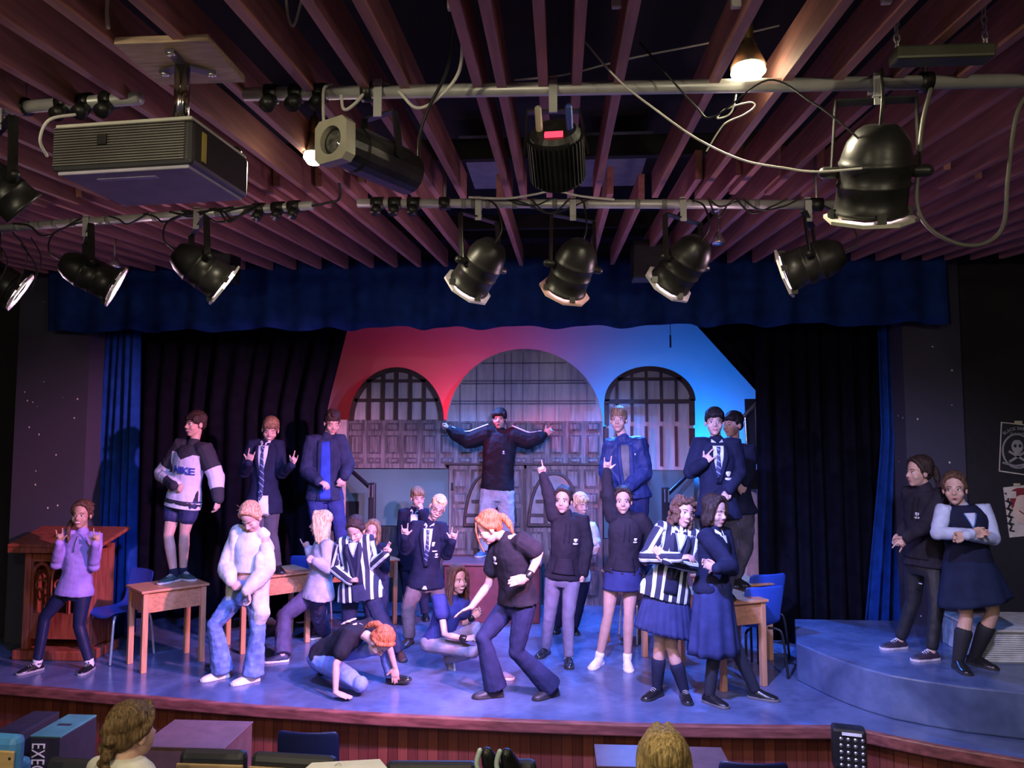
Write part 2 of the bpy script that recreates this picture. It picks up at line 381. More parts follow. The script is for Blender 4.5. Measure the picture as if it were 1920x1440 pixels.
# ================================================================ painted set pieces
M_PLY = mat('pale_plywood', (0.50, 0.46, 0.43), 0.7, noise=0.16, scale=3, stretch=(7, 7, 0.9))
M_FRAMEW = mat('dark_brown_painted_batten', (0.055, 0.026, 0.02), 0.6, noise=0.3)
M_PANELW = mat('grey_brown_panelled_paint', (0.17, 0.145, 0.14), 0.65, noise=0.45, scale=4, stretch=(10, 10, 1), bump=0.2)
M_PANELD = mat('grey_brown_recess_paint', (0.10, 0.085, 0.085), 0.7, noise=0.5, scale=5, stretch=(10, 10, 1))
M_TEAL = mat('pale_teal_paint', (0.085, 0.175, 0.175), 0.75, noise=0.06, scale=2)
M_LINE = mat('pencil_line_grey', (0.20, 0.18, 0.18), 0.8)
YF = 9.55
def bx(b_, x0, y0, x1, y1, D, th):
    p, q = P(x0, y0, D), P(x1, y1, D)
    return b_.box(((p.x + q.x) / 2, D, (p.z + q.z) / 2), (abs(q.x - p.x), th, abs(p.z - q.z)))
def arch_poly(x0, x1, ytop, ybase, D, n=28, a0=0.0):
    c = P((x0 + x1) / 2, ybase, D); rx = (P(x1, ybase, D).x - P(x0, ybase, D).x) / 2; rz = P((x0 + x1) / 2, ytop, D).z - c.z
    return c, rx, rz, [(rx * math.cos(t), rz * math.sin(t)) for t in [a0 + (math.pi - 2 * a0) * k / n for k in range(n + 1)]]
def pbox(name, m, rects, D, th, parent=None, **k):
    q = MB()
    for r in rects: bx(q, *r, D, th)
    return q.obj(name, m, parent, **k)
def arch_frame(x0, x1, ytop, ybase, D, wpx, th):
    c, rx, rz, _ = arch_poly(x0, x1, ytop, ybase, D); wd = wpx / FPX * D
    rings = []
    for k in range(33):
        t = math.pi * k / 32; ca, sa = math.cos(t), math.sin(t)
        o_, i_ = V((c.x + rx * ca, 0, c.z + rz * sa)), V((c.x + (rx - wd) * ca, 0, c.z + (rz - wd) * sa))
        rings.append([V((o_.x, D - th, o_.z)), V((i_.x, D - th, i_.z)), V((i_.x, D, i_.z)), V((o_.x, D, o_.z))])
    return MB().loft(rings)
# centre half-round panel
c, rx, rz, pts = arch_poly(836, 1129, 654, 797, YF)
o = MB().prism(pts, (c.x, YF, c.z), (1, 0, 0), (0, 0, 1), -0.03).obj('arch_panel', M_PLY)
tag(o, 'big half-round pale plywood panel above the dark doors in the middle of the set', 'set piece')
q = MB()
for xx in (862, 893, 925, 946, 958, 980, 1010, 1040, 1070, 1100):
    yy = 797 - 143 * math.sqrt(max(0, 1 - ((xx - 982.5) / 146) ** 2)) + 5
    bx(q, xx, yy, xx + 1.2, 797, YF - 0.032, 0.006)
for yy in (680, 713, 718, 751, 756):
    hw = 146 * math.sqrt(max(0, 1 - ((797 - yy) / 143) ** 2)) - 4
    bx(q, 982 - hw, yy, 982 + hw, yy + 1.2, YF - 0.032, 0.006)
q.obj('panel_lines', M_LINE, o)
# left lattice window
lw = thing('lattice_window', 'small half-round window with dark lattice bars at the left of the set', 'window', P(743, 787, YF))
c, rx, rz, pts = arch_poly(658, 829, 693, 789, YF)
MB().prism(pts, (c.x, YF, c.z), (1, 0, 0), (0, 0, 1), -0.025).obj('backing_board', M_PLY, lw)
arch_frame(655, 832, 689, 789, YF - 0.02, 9, 0.04).obj('frame', M_FRAMEW, lw)
for xx in (692, 718, 743, 769, 795):
    yy = 789 - 100 * math.sqrt(max(0, 1 - ((xx - 743) / 88) ** 2)) + 4
    pbox('lattice_bar', M_FRAMEW, [(xx - 3, yy, xx + 3, 788)], YF - 0.04, 0.02, lw)
for yy in (714, 750):
    hw = 88 * math.sqrt(max(0, 1 - ((789 - yy) / 100) ** 2)) - 3
    pbox('lattice_bar', M_FRAMEW, [(743 - hw, yy - 2.5, 743 + hw, yy + 2.5)], YF - 0.05, 0.02, lw)
# right lattice window, taller
rw = thing('lattice_window', 'tall arched window with dark lattice bars at the right of the set', 'window', P(1217, 880, YF))
c, rx, rz, pts = arch_poly(1136, 1300, 691, 752, YF)
x0, x1, zb_ = P(1136, 880, YF).x - c.x, P(1300, 880, YF).x - c.x, P(1217, 881, YF).z - c.z
MB().prism([(x0, zb_)] + [(x1, zb_)] + pts, (c.x, YF, c.z), (1, 0, 0), (0, 0, 1), -0.025).obj('backing_board', M_PLY, rw)
arch_frame(1133, 1303, 687, 752, YF - 0.02, 9, 0.04).obj('frame', M_FRAMEW, rw)
pbox('frame_side', M_FRAMEW, [(1292, 745, 1303, 797), (1292, 803, 1303, 836), (1292, 842, 1303, 880)], YF - 0.03, 0.04, rw)
pbox('frame_side', M_FRAMEW, [(1133, 752, 1142, 797), (1133, 803, 1142, 880)], YF - 0.03, 0.04, rw)
for xx in (1157, 1185, 1212, 1240, 1268):
    yy = 752 - 64 * math.sqrt(max(0, 1 - ((xx - 1218) / 84) ** 2)) + 4
    pbox('lattice_bar', M_FRAMEW, [(xx - 3.2, yy, xx + 3.2, 790)], YF - 0.04, 0.02, rw)
    pbox('lattice_bar', M_FRAMEW, [(xx - 3.2, 799, xx + 3.2, 874)], YF - 0.04, 0.02, rw)
for y0, y1 in ((708, 713), (749, 756)):
    hw = 84 * math.sqrt(max(0, 1 - ((752 - y0) / 66) ** 2)) - 3 if y0 < 740 else 84
    pbox('lattice_bar', M_FRAMEW, [(1218 - hw, y0, 1218 + hw, y1)], YF - 0.05, 0.02, rw)
# panelled band
pb = thing('panelled_board', 'grey-brown coffered panelling running across the set behind the boy with outstretched arms', 'set piece', P(888, 878, YF))
pbox('backing_board', M_PANELW, [(648, 787, 836, 878), (836, 790, 1131, 870)], YF - 0.01, 0.05, pb)
for i in range(14):
    xx = 655 + i * 34.2
    for y0, y1 in ((793, 808), (816, 851), (858, 869)):
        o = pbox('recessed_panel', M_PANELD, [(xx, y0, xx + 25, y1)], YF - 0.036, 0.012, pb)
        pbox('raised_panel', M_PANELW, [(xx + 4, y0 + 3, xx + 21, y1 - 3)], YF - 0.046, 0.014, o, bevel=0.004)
# double doors
dr = thing('double_door', 'pair of grey-brown panelled doors with pointed gothic windows at the back of the set', 'door', P(988, 1130, YF))
for k, (x0, x1) in enumerate(((843, 983), (987, 1131))):
    leaf = pbox('door_leaf', M_PANELW, [(x0, 872, x1, 1140)], YF - 0.012, 0.05, dr)
    for i in range(4):
        xx = x0 + 6 + i * 34
        for y0, y1 in ((880, 916), (924, 945), (952, 990), (997, 1032), (1040, 1060), (1068, 1120)):
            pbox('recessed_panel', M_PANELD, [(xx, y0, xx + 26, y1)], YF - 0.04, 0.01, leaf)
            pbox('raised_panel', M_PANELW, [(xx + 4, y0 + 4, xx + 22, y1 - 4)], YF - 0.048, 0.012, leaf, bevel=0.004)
    cx = (870 + 968) / 2 if k == 0 else (992 + 1086) / 2
    hw = 48
    outl = []
    for t in [j / 10 for j in range(11)]:
        outl.append((cx - hw * math.cos(t * math.pi / 2) ** 0.8, 985 - 97 * math.sin(t * math.pi / 2) ** 1.15))
    path = [P(x_, y_, YF - 0.07) for x_, y_ in outl] + [P(2 * cx - x_, y_, YF - 0.07) for x_, y_ in reversed(outl[:-1])]
    pane = MB().prism([(p.x, p.z) for p in path], (0, YF - 0.055, 0), (1, 0, 0), (0, 0, 1), 0.012).obj('window_board', mat('grey_window_board', (0.26, 0.24, 0.24), 0.7), leaf)
    MB().tube(path + [path[0]], 0.02, 6).obj('window_arch', M_FRAMEW, leaf)
    q = MB()
    for xx in (cx - 16, cx + 16): bx(q, xx - 4, 908, xx + 4, 985, YF - 0.075, 0.03)
    for yy in (940, 966, 984): bx(q, cx - hw * (1 if yy > 960 else 0.72), yy - 3, cx + hw * (1 if yy > 960 else 0.72), yy + 3, YF - 0.078, 0.03)
    q.obj('window_bar', M_FRAMEW, leaf)
for xx, yy in ((848, 905), (1127, 885), (1127, 920)): pbox('hinge', M_BLKM, [(xx - 2, yy, xx + 2, yy + 14)], YF - 0.05, 0.03, dr)
pbox('rail', M_FRAMEW, [(836, 868, 1140, 872)], YF - 0.06, 0.05, dr)
pbox('centre_stile', M_FRAMEW, [(981, 880, 987, 1000)], YF - 0.06, 0.04, dr)
# teal dado flats
o = pbox('teal_flat', M_TEAL, [(612, 879, 844, 986)], YF + 0.03, 0.05); tag(o, 'pale teal flat below the left lattice window behind the handrail', 'set piece')
o = pbox('teal_flat', M_TEAL, [(1131, 881, 1302, 1010)], YF + 0.03, 0.05); tag(o, 'pale teal flat below the tall right lattice window', 'set piece')
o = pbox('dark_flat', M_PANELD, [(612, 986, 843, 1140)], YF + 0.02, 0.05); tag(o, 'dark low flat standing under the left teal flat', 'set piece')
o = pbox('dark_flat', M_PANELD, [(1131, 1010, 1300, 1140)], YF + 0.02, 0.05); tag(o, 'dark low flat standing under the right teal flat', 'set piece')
pbox('dark_opening', M_BLACK, [(648, 940, 672, 985)], YF - 0.01, 0.04, o)
o = pbox('wing_flat', mat('lilac_white_flat', (0.55, 0.54, 0.58), 0.7), [(1392, 912, 1424, 1176)], 8.62, 0.04); tag(o, 'pale upright flat at the edge of the right black curtain', 'set piece')
# narrow pink board behind the boy in the denim jacket
o = pbox('board', mat('pale_pine_board', (0.55, 0.42, 0.36), 0.7), [(632, 787, 647, 985)], 9.3, 0.03); tag(o, 'tall narrow pale board beside the left end of the panelling', 'board')
o = pbox('light_blocking_flat', M_PANELD, [(614, 800, 1300, 1140)], YF + 0.11, 0.03); tag(o, 'plain dark flat added behind the doors and panelling to block the flood light', 'set piece')  # added board, stops the red flood leaking through the gap above the doors
# ---- handrails
M_RAIL = mat('black_rail_paint', (0.015, 0.014, 0.018), 0.35)
def handrail(label, a, bpt, post, D):
    t = thing('handrail', label, 'handrail', P(post[0], post[2], D))
    p0 = P(post[0], post[1], D); p1 = P(post[0], post[2], D); p1.z = 0.0
    MB().tube([P(*a, D + 0.25), P(*bpt, D)], 0.026, 10).obj('rail', M_RAIL, t, smooth=True)
    MB().box(((p0.x + p1.x) / 2, D, (p0.z + p1.z) / 2), (0.085, 0.07, p0.z - p1.z)).obj('post', M_RAIL, t, bevel=0.015)
    for s in (-1, 1):
        MB().box((p0.x + s * 0.022, D - 0.038, p0.z - 0.1), (0.012, 0.01, 0.15)).obj('reflective_strip', M_STEEL, t)
    return t
handrail('black handrail and post at the left of the set, beside the boy in denim jacket', (640, 866), (694, 914), (697, 905, 1125), 9.0)
handrail('black handrail and post at the right of the set, beside the puffer jacket boy', (1300, 880), (1252, 926), (1249, 913, 1125), 9.0)
t = thing('stair_rail', 'silver stair handrail with frame rising beside the right black curtain', 'handrail', P(1400, 1000, 8.66))
MB().tube([P(1376, 800, 8.64), P(1422, 752, 8.64)], 0.022, 10).obj('rail', M_STEEL, t, smooth=True)
MB().tube([P(1421, 756, 8.64), P(1424, 905, 8.64)], 0.016, 8).obj('post', M_STEEL, t, smooth=True)
MB().tube([P(1397, 780, 8.64), P(1405, 915, 8.64)], 0.012, 8).obj('baluster', M_STEEL, t, smooth=True)
pbox('infill', mat('dark_glass_infill', (0.03, 0.035, 0.05), 0.15), [(1396, 748, 1421, 870)], 8.68, 0.02, t)
o = pbox('black_case', M_BLKM, [(1394, 880, 1418, 916)], 8.5, 0.2, bevel=0.01); tag(o, 'small black case hung by the silver stair rail', 'case')
t = MB().box(P(1257, 640, 9.6), (0.02, 0.02, 0.16)).obj('hanging_toggle', M_BLKM); MB().tube([V((P(1257, 640, 9.6).x, 9.6, 4.09)), P(1257, 634, 9.6)], 0.004, 6).obj('cord', M_CABLE, t); tag(t, 'small black toggle on a cord hanging before the blue part of the backdrop', 'pull cord')
# ================================================================ text helper
def lettering(name, txt, m, size, parent, M, ext=0.002, fn=None, spacing=1.0, align='CENTER'):
    cu = bpy.data.curves.new(name, 'FONT'); cu.body = txt; cu.size = size; cu.extrude = ext; cu.align_x = align; cu.align_y = 'CENTER'; cu.space_character = spacing
    if fn: cu.offset = 0.0015 * size / 0.1
    o = bpy.data.objects.new(name, cu); COL.objects.link(o); cu.materials.append(m)
    def done(ob, me):
        me.transform(M)
        if fn:
            for v in me.vertices: v.co = fn(v.co)
    if parent is not None: put(o, parent)
    PENDING.append((o, done))
    return o
# ================================================================ lighting bars
def pipe(label, a, b_, r=0.0243):
    o = MB().tube([a, b_], r, 16, False).obj('lighting_bar', M_METAL, smooth=True)
    return tag(o, label, 'lighting bar')
top_a = P(458, 177, 2.6)
top_b = P(2000, 150, 2.6 * (top_a.z - CAM.z) / (P(2000, 150, 2.6).z - CAM.z))   # level bar
low_a, low_b = P(671, 381, 3.95), P(1640, 384, 3.95)
lta, ltb = P(262, 184, 2.62), P(-60, 209, 2.80)
lla, llb = P(586, 385, 3.97), P(-60, 432, 4.40)
BARS = {'top': (top_a, top_b), 'low': (low_a, low_b), 'tl': (lta, ltb), 'll': (lla, llb)}
pipe('long silver lighting bar crossing the top of the picture, carrying the profile spot', top_a, top_b)
pipe('silver lighting bar in the middle, carrying four black lanterns over the stage front', low_a, low_b)
pipe('short silver lighting bar at the upper left behind the projector', lta, ltb)
pipe('silver lighting bar wrapped in cables at the left, below the projector', lla, llb)
def on_bar(bar, x):
    a, b_ = BARS[bar]; lo, hi = 0.0, 1.0
    for _ in range(40):
        m_ = (lo + hi) / 2; px_ = proj(a.lerp(b_, m_))[0]
        if (px_ < x) == (proj(b_)[0] > proj(a)[0]): lo = m_
        else: hi = m_
    return a.lerp(b_, lo)
def ring_on_bar(q, bar, x, wpx=14, r=0.033, drop=0.0):
    p = on_bar(bar, x); a, b_ = BARS[bar]; d = (b_ - a).normalized(); h = wpx / FPX * p.y / 2
    return q.tube([p - d * h, p + d * h], r, 12, False)
def bar_rod(bar, x, label):
    p = on_bar(bar, x); t = thing('bar_hanger', label, 'hanger', p)
    MB().tube([p + V((0, 0, 0.02)), V((p.x, p.y, cz(p.y) + 0.14))], 0.009, 8).obj('rod', M_STEEL, t, smooth=True)
    ring_on_bar(MB(), bar, x, 20, 0.036).obj('clamp', M_BLKM, t, smooth=True)
    return t
bar_rod('top', 688, 'rod with black clamp hanging the top bar, above the profile spot')
bar_rod('top', 1735, 'rod with clamp hanging the top bar under the chained batten at the right')
bar_rod('low', 834, 'rod with clamp hanging the middle bar, below the back of the profile spot')
bar_rod('low', 1531, 'rod with clamp hanging the right end of the middle bar')
bar_rod('tl', 45, 'rod with clamp hanging the short bar at the upper left')
# round black socket outlets on the bars
for bar, xs, nm in (('top', (510, 556, 601), 'left end of the top bar'), ('low', (708, 741, 776), 'left end of the middle bar'), ('tl', (122, 163, 205), 'right end of the short upper left bar'), ('ll', (487, 523, 553), 'right end of the left cable-wrapped bar')):
    for k, x in enumerate(xs):
        t = thing('socket_outlet', '%s black round socket outlet at the %s' % (('leftmost', 'middle', 'rightmost')[k], nm), 'socket', on_bar(bar, x), 'socket outlets on the lighting bars')
        ring_on_bar(MB(), bar, x, 24, 0.035).obj('collar', M_BLKM, t, smooth=True)
        p = on_bar(bar, x)
        MB().tube([p + V((0, -0.015, -0.03)), p + V((0, -0.05, -0.065))], [0.026, 0.028], 12, False).obj('socket', M_BLKM, t, smooth=True)
# grey tape bands on the bars
ORD = ('first', 'second', 'third', 'fourth', 'fifth', 'sixth', 'seventh', 'eighth', 'ninth', 'tenth', 'eleventh')
M_TAPE = mat('grey_tape', (0.20, 0.20, 0.19), 0.6)
for bar, xs in (('low', (870, 888, 915, 965, 999, 1040, 1098, 1195, 1245, 1398, 1418)), ('ll', (35, 62, 80, 105, 140, 205, 292, 372, 410, 432, 465))):
    for k, x in enumerate(xs):
        o = ring_on_bar(MB(), bar, x, 9, 0.0275).obj('tape_band', M_TAPE, smooth=True)
        tag(o, 'grey tape band, %s from the left on the %s' % (ORD[k], 'middle lighting bar' if bar == 'low' else 'cable-wrapped left lighting bar'), 'tape', 'tape bands on the ' + ('middle bar' if bar == 'low' else 'left bar'))

# ================================================================ lanterns
M_FRAME_L = mat('pale_gel_frame_metal', (0.80, 0.78, 0.78), 0.4, 0.4)
M_LENS = mat('lit_lens_glass', (0.9, 0.8, 0.85), 0.1, emit=(1, 0.75, 0.9), estr=6)
def par_can(label, c_px, D, aim, dia, length, bar, bar_x, gel=True, yoke_side=1, group='black par can lanterns', lit=True, gel_mat=None):
    c = P(*c_px, D); aim = V(aim).normalized(); hk = on_bar(bar, bar_x)
    t = thing('par_can', label, 'stage light', hk, group); r = dia / 2
    prof = [(0.0, -0.56), (0.45, -0.55), (0.62, -0.5), (0.86, -0.36), (0.97, -0.2), (1.0, -0.14), (1.04, -0.12), (1.04, -0.09), (1.0, -0.07), (1.0, 0.12), (1.04, 0.14), (1.04, 0.17), (1.0, 0.19), (1.02, 0.46), (1.06, 0.47), (1.06, 0.52), (0.9, 0.52), (0.86, 0.40), (0.0, 0.36)]
    MB().lathe([(a * r, h * length) for a, h in prof], c, aim, 24).obj('can', M_BLKM, t, smooth=True)
    a, b_ = frame_for(aim, V((0, 0, 1)))
    if gel:
        oct_ = [(1.32 * r * math.cos(R(22.5 + 45 * k)), 1.32 * r * math.sin(R(22.5 + 45 * k))) for k in range(8)]
        inn = [(x * 0.72, y * 0.72) for x, y in oct_]; o = c + aim * length * 0.55
        rings = [[o + a * x + b_ * y + aim * dz for x, y in pl_] for pl_, dz in ((oct_, 0), (oct_, 0.012), (inn, 0.012), (inn, 0.0))]
        vs = []; q = MB()
        for k in range(8):
            k2 = (k + 1) % 8
            q.loft([[rg[k] for rg in rings], [rg[k2] for rg in rings]])
        q.obj('gel_frame', gel_mat or M_FRAME_L, t)
        for s in (0, 90, 180, 270):
            dd = a * math.cos(R(s)) + b_ * math.sin(R(s)); MB().box(o + dd * r * 1.05 - aim * 0.01, (0.03, 0.03, 0.03)).obj('frame_clip', M_BLKM, t)
    if lit:
        MB().lathe([(0.82 * r, 0.0), (0.6 * r, 0.012), (0.0, 0.018)], c + aim * length * 0.43, aim, 20).obj('lens', M_LENS, t, smooth=True)
        point('lantern_spill', c + aim * (length * 0.55 + 0.06), 3.2, (1.0, 0.62, 0.82), 0.05)
    # yoke: flat U bar from both sides of the can up to the hook clamp
    up = (hk - c).normalized(); side = aim.cross(up).normalized()
    top = hk - up * 0.085; w_ = r + 0.022
    path = [c - side * w_, top - side * w_ * 0.96, top + side * w_ * 0.96, c + side * w_]
    q = MB()
    for i in range(3): q.beam(path[i], path[i + 1], 0.008 if i != 1 else 0.034, 0.036 if i != 1 else 0.008, aim.cross(side) if i != 1 else up)
    q.obj('yoke', M_BLKM, t, bevel=0.003)
    for s in (-1, 1): MB().tube([c + side * s * (w_ - 0.012), c + side * s * (w_ + 0.022)], 0.02, 10).obj('locking_knob', M_BLKM, t, smooth=True)
    q = MB().box(hk - up * 0.045 + V((0, -0.028, 0)), (0.034, 0.008, 0.115)).box(hk + V((0, 0, 0.028)), (0.034, 0.06, 0.008)).box(hk + V((0, 0.028, 0.0)), (0.034, 0.008, 0.06)).box(top + up * 0.01 + V((0, -0.014, 0)), (0.034, 0.034, 0.008))
    q.obj('hook_clamp', M_METAL, t, bevel=0.003)
    MB().tube(curve_pts([c - aim * length * 0.55, c - aim * length * 0.8 + V((0, 0, 0.02)), (c + hk) / 2 - aim * 0.18, hk + V((0.04, 0.02, 0.03))]), 0.005, 6).obj('power_lead', M_CABLE, t, smooth=True)
    return t
M_GELP = mat('salmon_gel_frame_metal', (0.85, 0.55, 0.48), 0.4, 0.3)
par_can('black par can on the middle bar, leftmost of its four, pointing down left', (903, 497), 3.9, (-0.52, 0.50, -0.62), 0.215, 0.27, 'low', 897)
par_can('black par can with a salmon pink frame, second from left on the middle bar', (1075, 500), 3.9, (-0.28, 0.55, -0.66), 0.215, 0.27, 'low', 1074, gel_mat=M_GELP)
par_can('black par can on the middle bar with a small steel bulb holder beside it', (1284, 492), 3.9, (-0.42, 0.55, -0.55), 0.215, 0.27, 'low', 1279)
par_can('black par can at the right end of the middle bar, almost level, pointing left', (1527, 492), 3.9, (-0.86, 0.42, -0.28), 0.205, 0.27, 'low', 1511)
par_can('black par can on the left cable-wrapped bar, pointing right, in front of the left pillar', (166, 513), 4.15, (0.74, 0.45, -0.40), 0.20, 0.28, 'll', 165)
par_can('olive-lit par can on the left cable-wrapped bar, below the projector corner', (374, 502), 4.02, (0.64, 0.45, -0.50), 0.21, 0.28, 'll', 372)
par_can('par can cut off by the left picture edge under the cable-wrapped bar', (-12, 520), 4.3, (0.64, 0.45, -0.45), 0.21, 0.28, 'll', -6)
par_can('biggest black par can, hanging lowest from the top bar at the right', (1640, 322), 2.52, (0.04, 0.42, -0.78), 0.225, 0.27, 'top', 1641, gel_mat=mat('pale_olive_frame_metal', (0.72, 0.70, 0.55), 0.4, 0.3))
par_can('black lantern cut off by the left picture edge beside the projector', (2, 352), 2.7, (0.5, 0.55, -0.6), 0.16, 0.2, 'tl', 6, gel=False, lit=False)
# LED par with fins
hk = on_bar('top', 1037); c = P(1043, 285, 2.56)
t = thing('led_par', 'round finned black LED lantern with a red number display on its back', 'stage light', hk)
aim = V((0.06, 0.72, -0.60)).normalized(); a, b_ = frame_for(aim)
MB().lathe([(0, -0.085), (0.075, -0.085), (0.088, -0.07), (0.088, 0.11), (0, 0.11)], c, aim, 28).obj('housing', M_BLKM, t, smooth=False)
q = MB()
for k in range(36):
    an = 2 * math.pi * k / 36; d = a * math.cos(an) + b_ * math.sin(an)
    q.beam(c + d * 0.092 - aim * 0.06, c + d * 0.092 + aim * 0.1, 0.004, 0.016, d)
fin = q.obj('cooling_fins', M_BLKM, t)
bk = c - aim * 0.086
MB().box(bk - b_ * 0.045 - aim * 0.004, (0.062, 0.022, 0.012), Matrix((a, b_, aim)).transposed()).obj('display', mat('red_display', (0.6, 0.02, 0.03), 0.4, emit=(1, 0.05, 0.1), estr=1.6), t)
for s, mm in ((-0.052, mat('blue_connector', (0.03, 0.06, 0.3), 0.4)), (0.052, mat('dull_connector', (0.45, 0.40, 0.3), 0.4))):
    MB().tube([bk + a * s, bk + a * s - aim * 0.055 + V((0, 0, 0.02))], 0.012, 10).obj('connector', mm, t, smooth=True)
up = V((0, 0, 1)); top = hk - up * 0.085
q = MB()
for s in (-1, 1): q.beam(c + V((s * 0.112, 0, 0)), top + V((s * 0.095, 0, 0)), 0.006, 0.03, V((0, 1, 0)))
q.beam(top - V((0.098, 0, 0)), top + V((0.098, 0, 0)), 0.03, 0.006, V((0, 0, 1)))
q.obj('yoke', M_BLKM, t)
q = MB().box(hk - up * 0.04 + V((0, -0.028, 0)), (0.03, 0.008, 0.12)).box(hk + V((0, 0, 0.03)), (0.03, 0.064, 0.008)); q.obj('hook_clamp', M_METAL, t)
# profile spot
hk = on_bar('top', 712); t = thing('profile_spot', 'long black profile spot with square pale front, on the bar right of the projector', 'stage light', hk)
fr, bk = P(628, 266, 2.28), P(768, 328, 2.60); ax_ = (fr - bk).normalized(); a, b_ = frame_for(ax_)
rings = []
for s, r in ((0, 0.05), (0.02, 0.074), (0.75, 0.074), (0.78, 0.07), (1.0, 0.068)):
    cc = bk.lerp(fr, s); rings.append([cc + (a * math.cos(u) * (1.0) + b_ * math.sin(u)) * r for u in [2 * math.pi * k / 20 for k in range(20)]])
MB().loft(rings).obj('barrel', M_BLKM, t, smooth=False)
q = MB()
for k in (3, 4, 5, 6, 7): 
    an = R(k * 22); d = a * math.cos(an) + b_ * math.sin(an); q.beam(bk.lerp(fr, 0.05) + d * 0.075, bk.lerp(fr, 0.72) + d * 0.075, 0.006, 0.012, d)
q.obj('cooling_ribs', M_BLKM, t)
M3 = Matrix((a, b_, ax_)).transposed()
M_FRONT = mat('pale_olive_lantern_front', (0.42, 0.40, 0.30), 0.45)
q = MB(); hw = 0.070
sq = [(-hw, -hw), (hw, -hw), (hw, hw), (-hw, hw)]
for k in range(20):
    a0, a1 = 2 * math.pi * k / 20, 2 * math.pi * (k + 1) / 20
    def out(u):
        x, y = math.cos(u), math.sin(u); m_ = max(abs(x), abs(y)); return (x / m_ * hw, y / m_ * hw)
    q.loft([[fr + M3 @ V((*out(u), 0.02)), fr + M3 @ V((0.046 * math.cos(u), 0.046 * math.sin(u), 0.02)), fr + M3 @ V((0.046 * math.cos(u), 0.046 * math.sin(u), -0.02)), fr + M3 @ V((*out(u), -0.02))] for u in (a0, a1)])
q.obj('front_frame', M_FRONT, t)
MB().lathe([(0.045, -0.005), (0.03, 0.008), (0, 0.012)], fr, ax_, 20).obj('lens', mat('dark_lens_glass', (0.10, 0.10, 0.09), 0.08, coat=1.0, noise=0.6, scale=60), t, smooth=True)
up = V((0, 0, 1)); mid = bk.lerp(fr, 0.42); side = ax_.cross(up).normalized(); top = hk - up * 0.09
q = MB()
for s in (-1, 1): q.beam(mid + side * s * 0.088, top + side * s * 0.075, 0.006, 0.03, ax_)
q.beam(top - side * 0.078, top + side * 0.078, 0.03, 0.006, up)
q.obj('yoke', M_BLKM, t)
MB().box(hk - up * 0.04 + V((0, -0.028, 0)), (0.03, 0.008, 0.13)).box(hk + V((0, 0, 0.03)), (0.03, 0.064, 0.008)).obj('hook_clamp', M_METAL, t)

# ================================================================ projector
pc = P(222, 272, 2.2)
A, B_, C_, D_ = P(97, 235, 2.12), P(362, 224, 2.08), P(470, 282, 2.42), P(97, 325, 2.12)
ex = V((B_.x - A.x, B_.y - A.y, 0)); wdt = ex.length; ex.normalize(); ey = V((-ex.y, ex.x, 0)); hgt = A.z - D_.z; dep = 0.335
cen = V(((A.x + B_.x) / 2, (A.y + B_.y) / 2, (A.z + D_.z) / 2)) + ey * dep / 2
MR = Matrix((ex, ey, V((0, 0, 1)))).transposed()
pj = thing('projector', 'big black box projector hanging from the ceiling at the upper left', 'projector', cen + V((0, 0, hgt / 2)))
M_PJ = mat('dark_projector_plastic', (0.035, 0.034, 0.036), 0.35)
M_PJB = mat('grey_projector_underside', (0.36, 0.33, 0.42), 0.5)
MB().box(cen, (wdt, dep, hgt - 0.012), MR).obj('case', M_PJ, pj, bevel=0.014)
MB().box(cen - V((0, 0, hgt / 2 - 0.003)), (wdt * 0.93, dep * 0.93, 0.012), MR).obj('underside', M_PJB, pj, bevel=0.004)
MB().box(cen + V((0, 0, hgt / 2 - 0.002)), (wdt * 0.97, dep * 0.97, 0.012), MR).obj('top_cover', mat('pale_projector_top', (0.55, 0.54, 0.46), 0.5), pj, bevel=0.005)
q = MB()
for k in range(15): q.box(cen + MR @ V((-wdt * 0.01, -dep / 2 - 0.002, -hgt / 2 + 0.022 + k * (hgt - 0.036) / 14)), (wdt * 0.92, 0.008, 0.0035), MR)
q.obj('vent_grille', mat('grey_grille_bars', (0.22, 0.21, 0.19), 0.3, 0.4), pj)
MB().box(cen + MR @ V((-wdt * 0.12, -dep / 2 - 0.007, 0.018)), (0.03, 0.006, 0.032), MR).obj('port', M_BLKM, pj)
MB().box(cen + MR @ V((wdt / 2 + 0.001, -dep * 0.32, 0)), (0.004, 0.022, hgt * 0.6), MR).obj('warning_label', mat('yellow_label', (0.55, 0.45, 0.08), 0.5), pj)
MB().box(cen + MR @ V((-0.02, -dep * 0.30, -hgt / 2 - 0.004)), (wdt * 0.42, 0.02, 0.002), MR).obj('name_label', mat('pale_lilac_label', (0.6, 0.55, 0.75), 0.5), pj)
q = MB()
for x_, y_ in ((-0.42, -0.2), (0.36, -0.2), (0.42, 0.4)): q.lathe([(0.02, 0), (0.024, 0.012), (0.018, 0.022), (0, 0.024)], cen + MR @ V((x_ * wdt, y_ * dep, hgt / 2)), (0, 0, 1), 14)
q.obj('foot', M_BLKM, pj, smooth=True)
pt = P(297, 212, 2.3); ptop = V((pt.x, pt.y, cz(pt.y)))
zt = cen.z + hgt / 2
base = V((cen.x + 0.07, cen.y + 0.02, zt)); ptop = V((base.x, base.y, cz(base.y) - 0.02))
MB().tube([base, base + V((0, 0, 0.05))], 0.032, 14).obj('pole_collar', M_METAL, pj, smooth=True)
MB().tube([base + V((0, 0, 0.05)), ptop], 0.024, 14, False).obj('pole', mat('chrome_pole', (0.5, 0.5, 0.42), 0.12, 1.0), pj, smooth=True)
MB().box(ptop + V((0, 0, 0.012)), (0.30, 0.27, 0.022)).obj('mounting_board', mat('pale_mount_board', (0.42, 0.29, 0.2), 0.6, noise=0.2, stretch=(1, 8, 8)), pj)
q = MB()
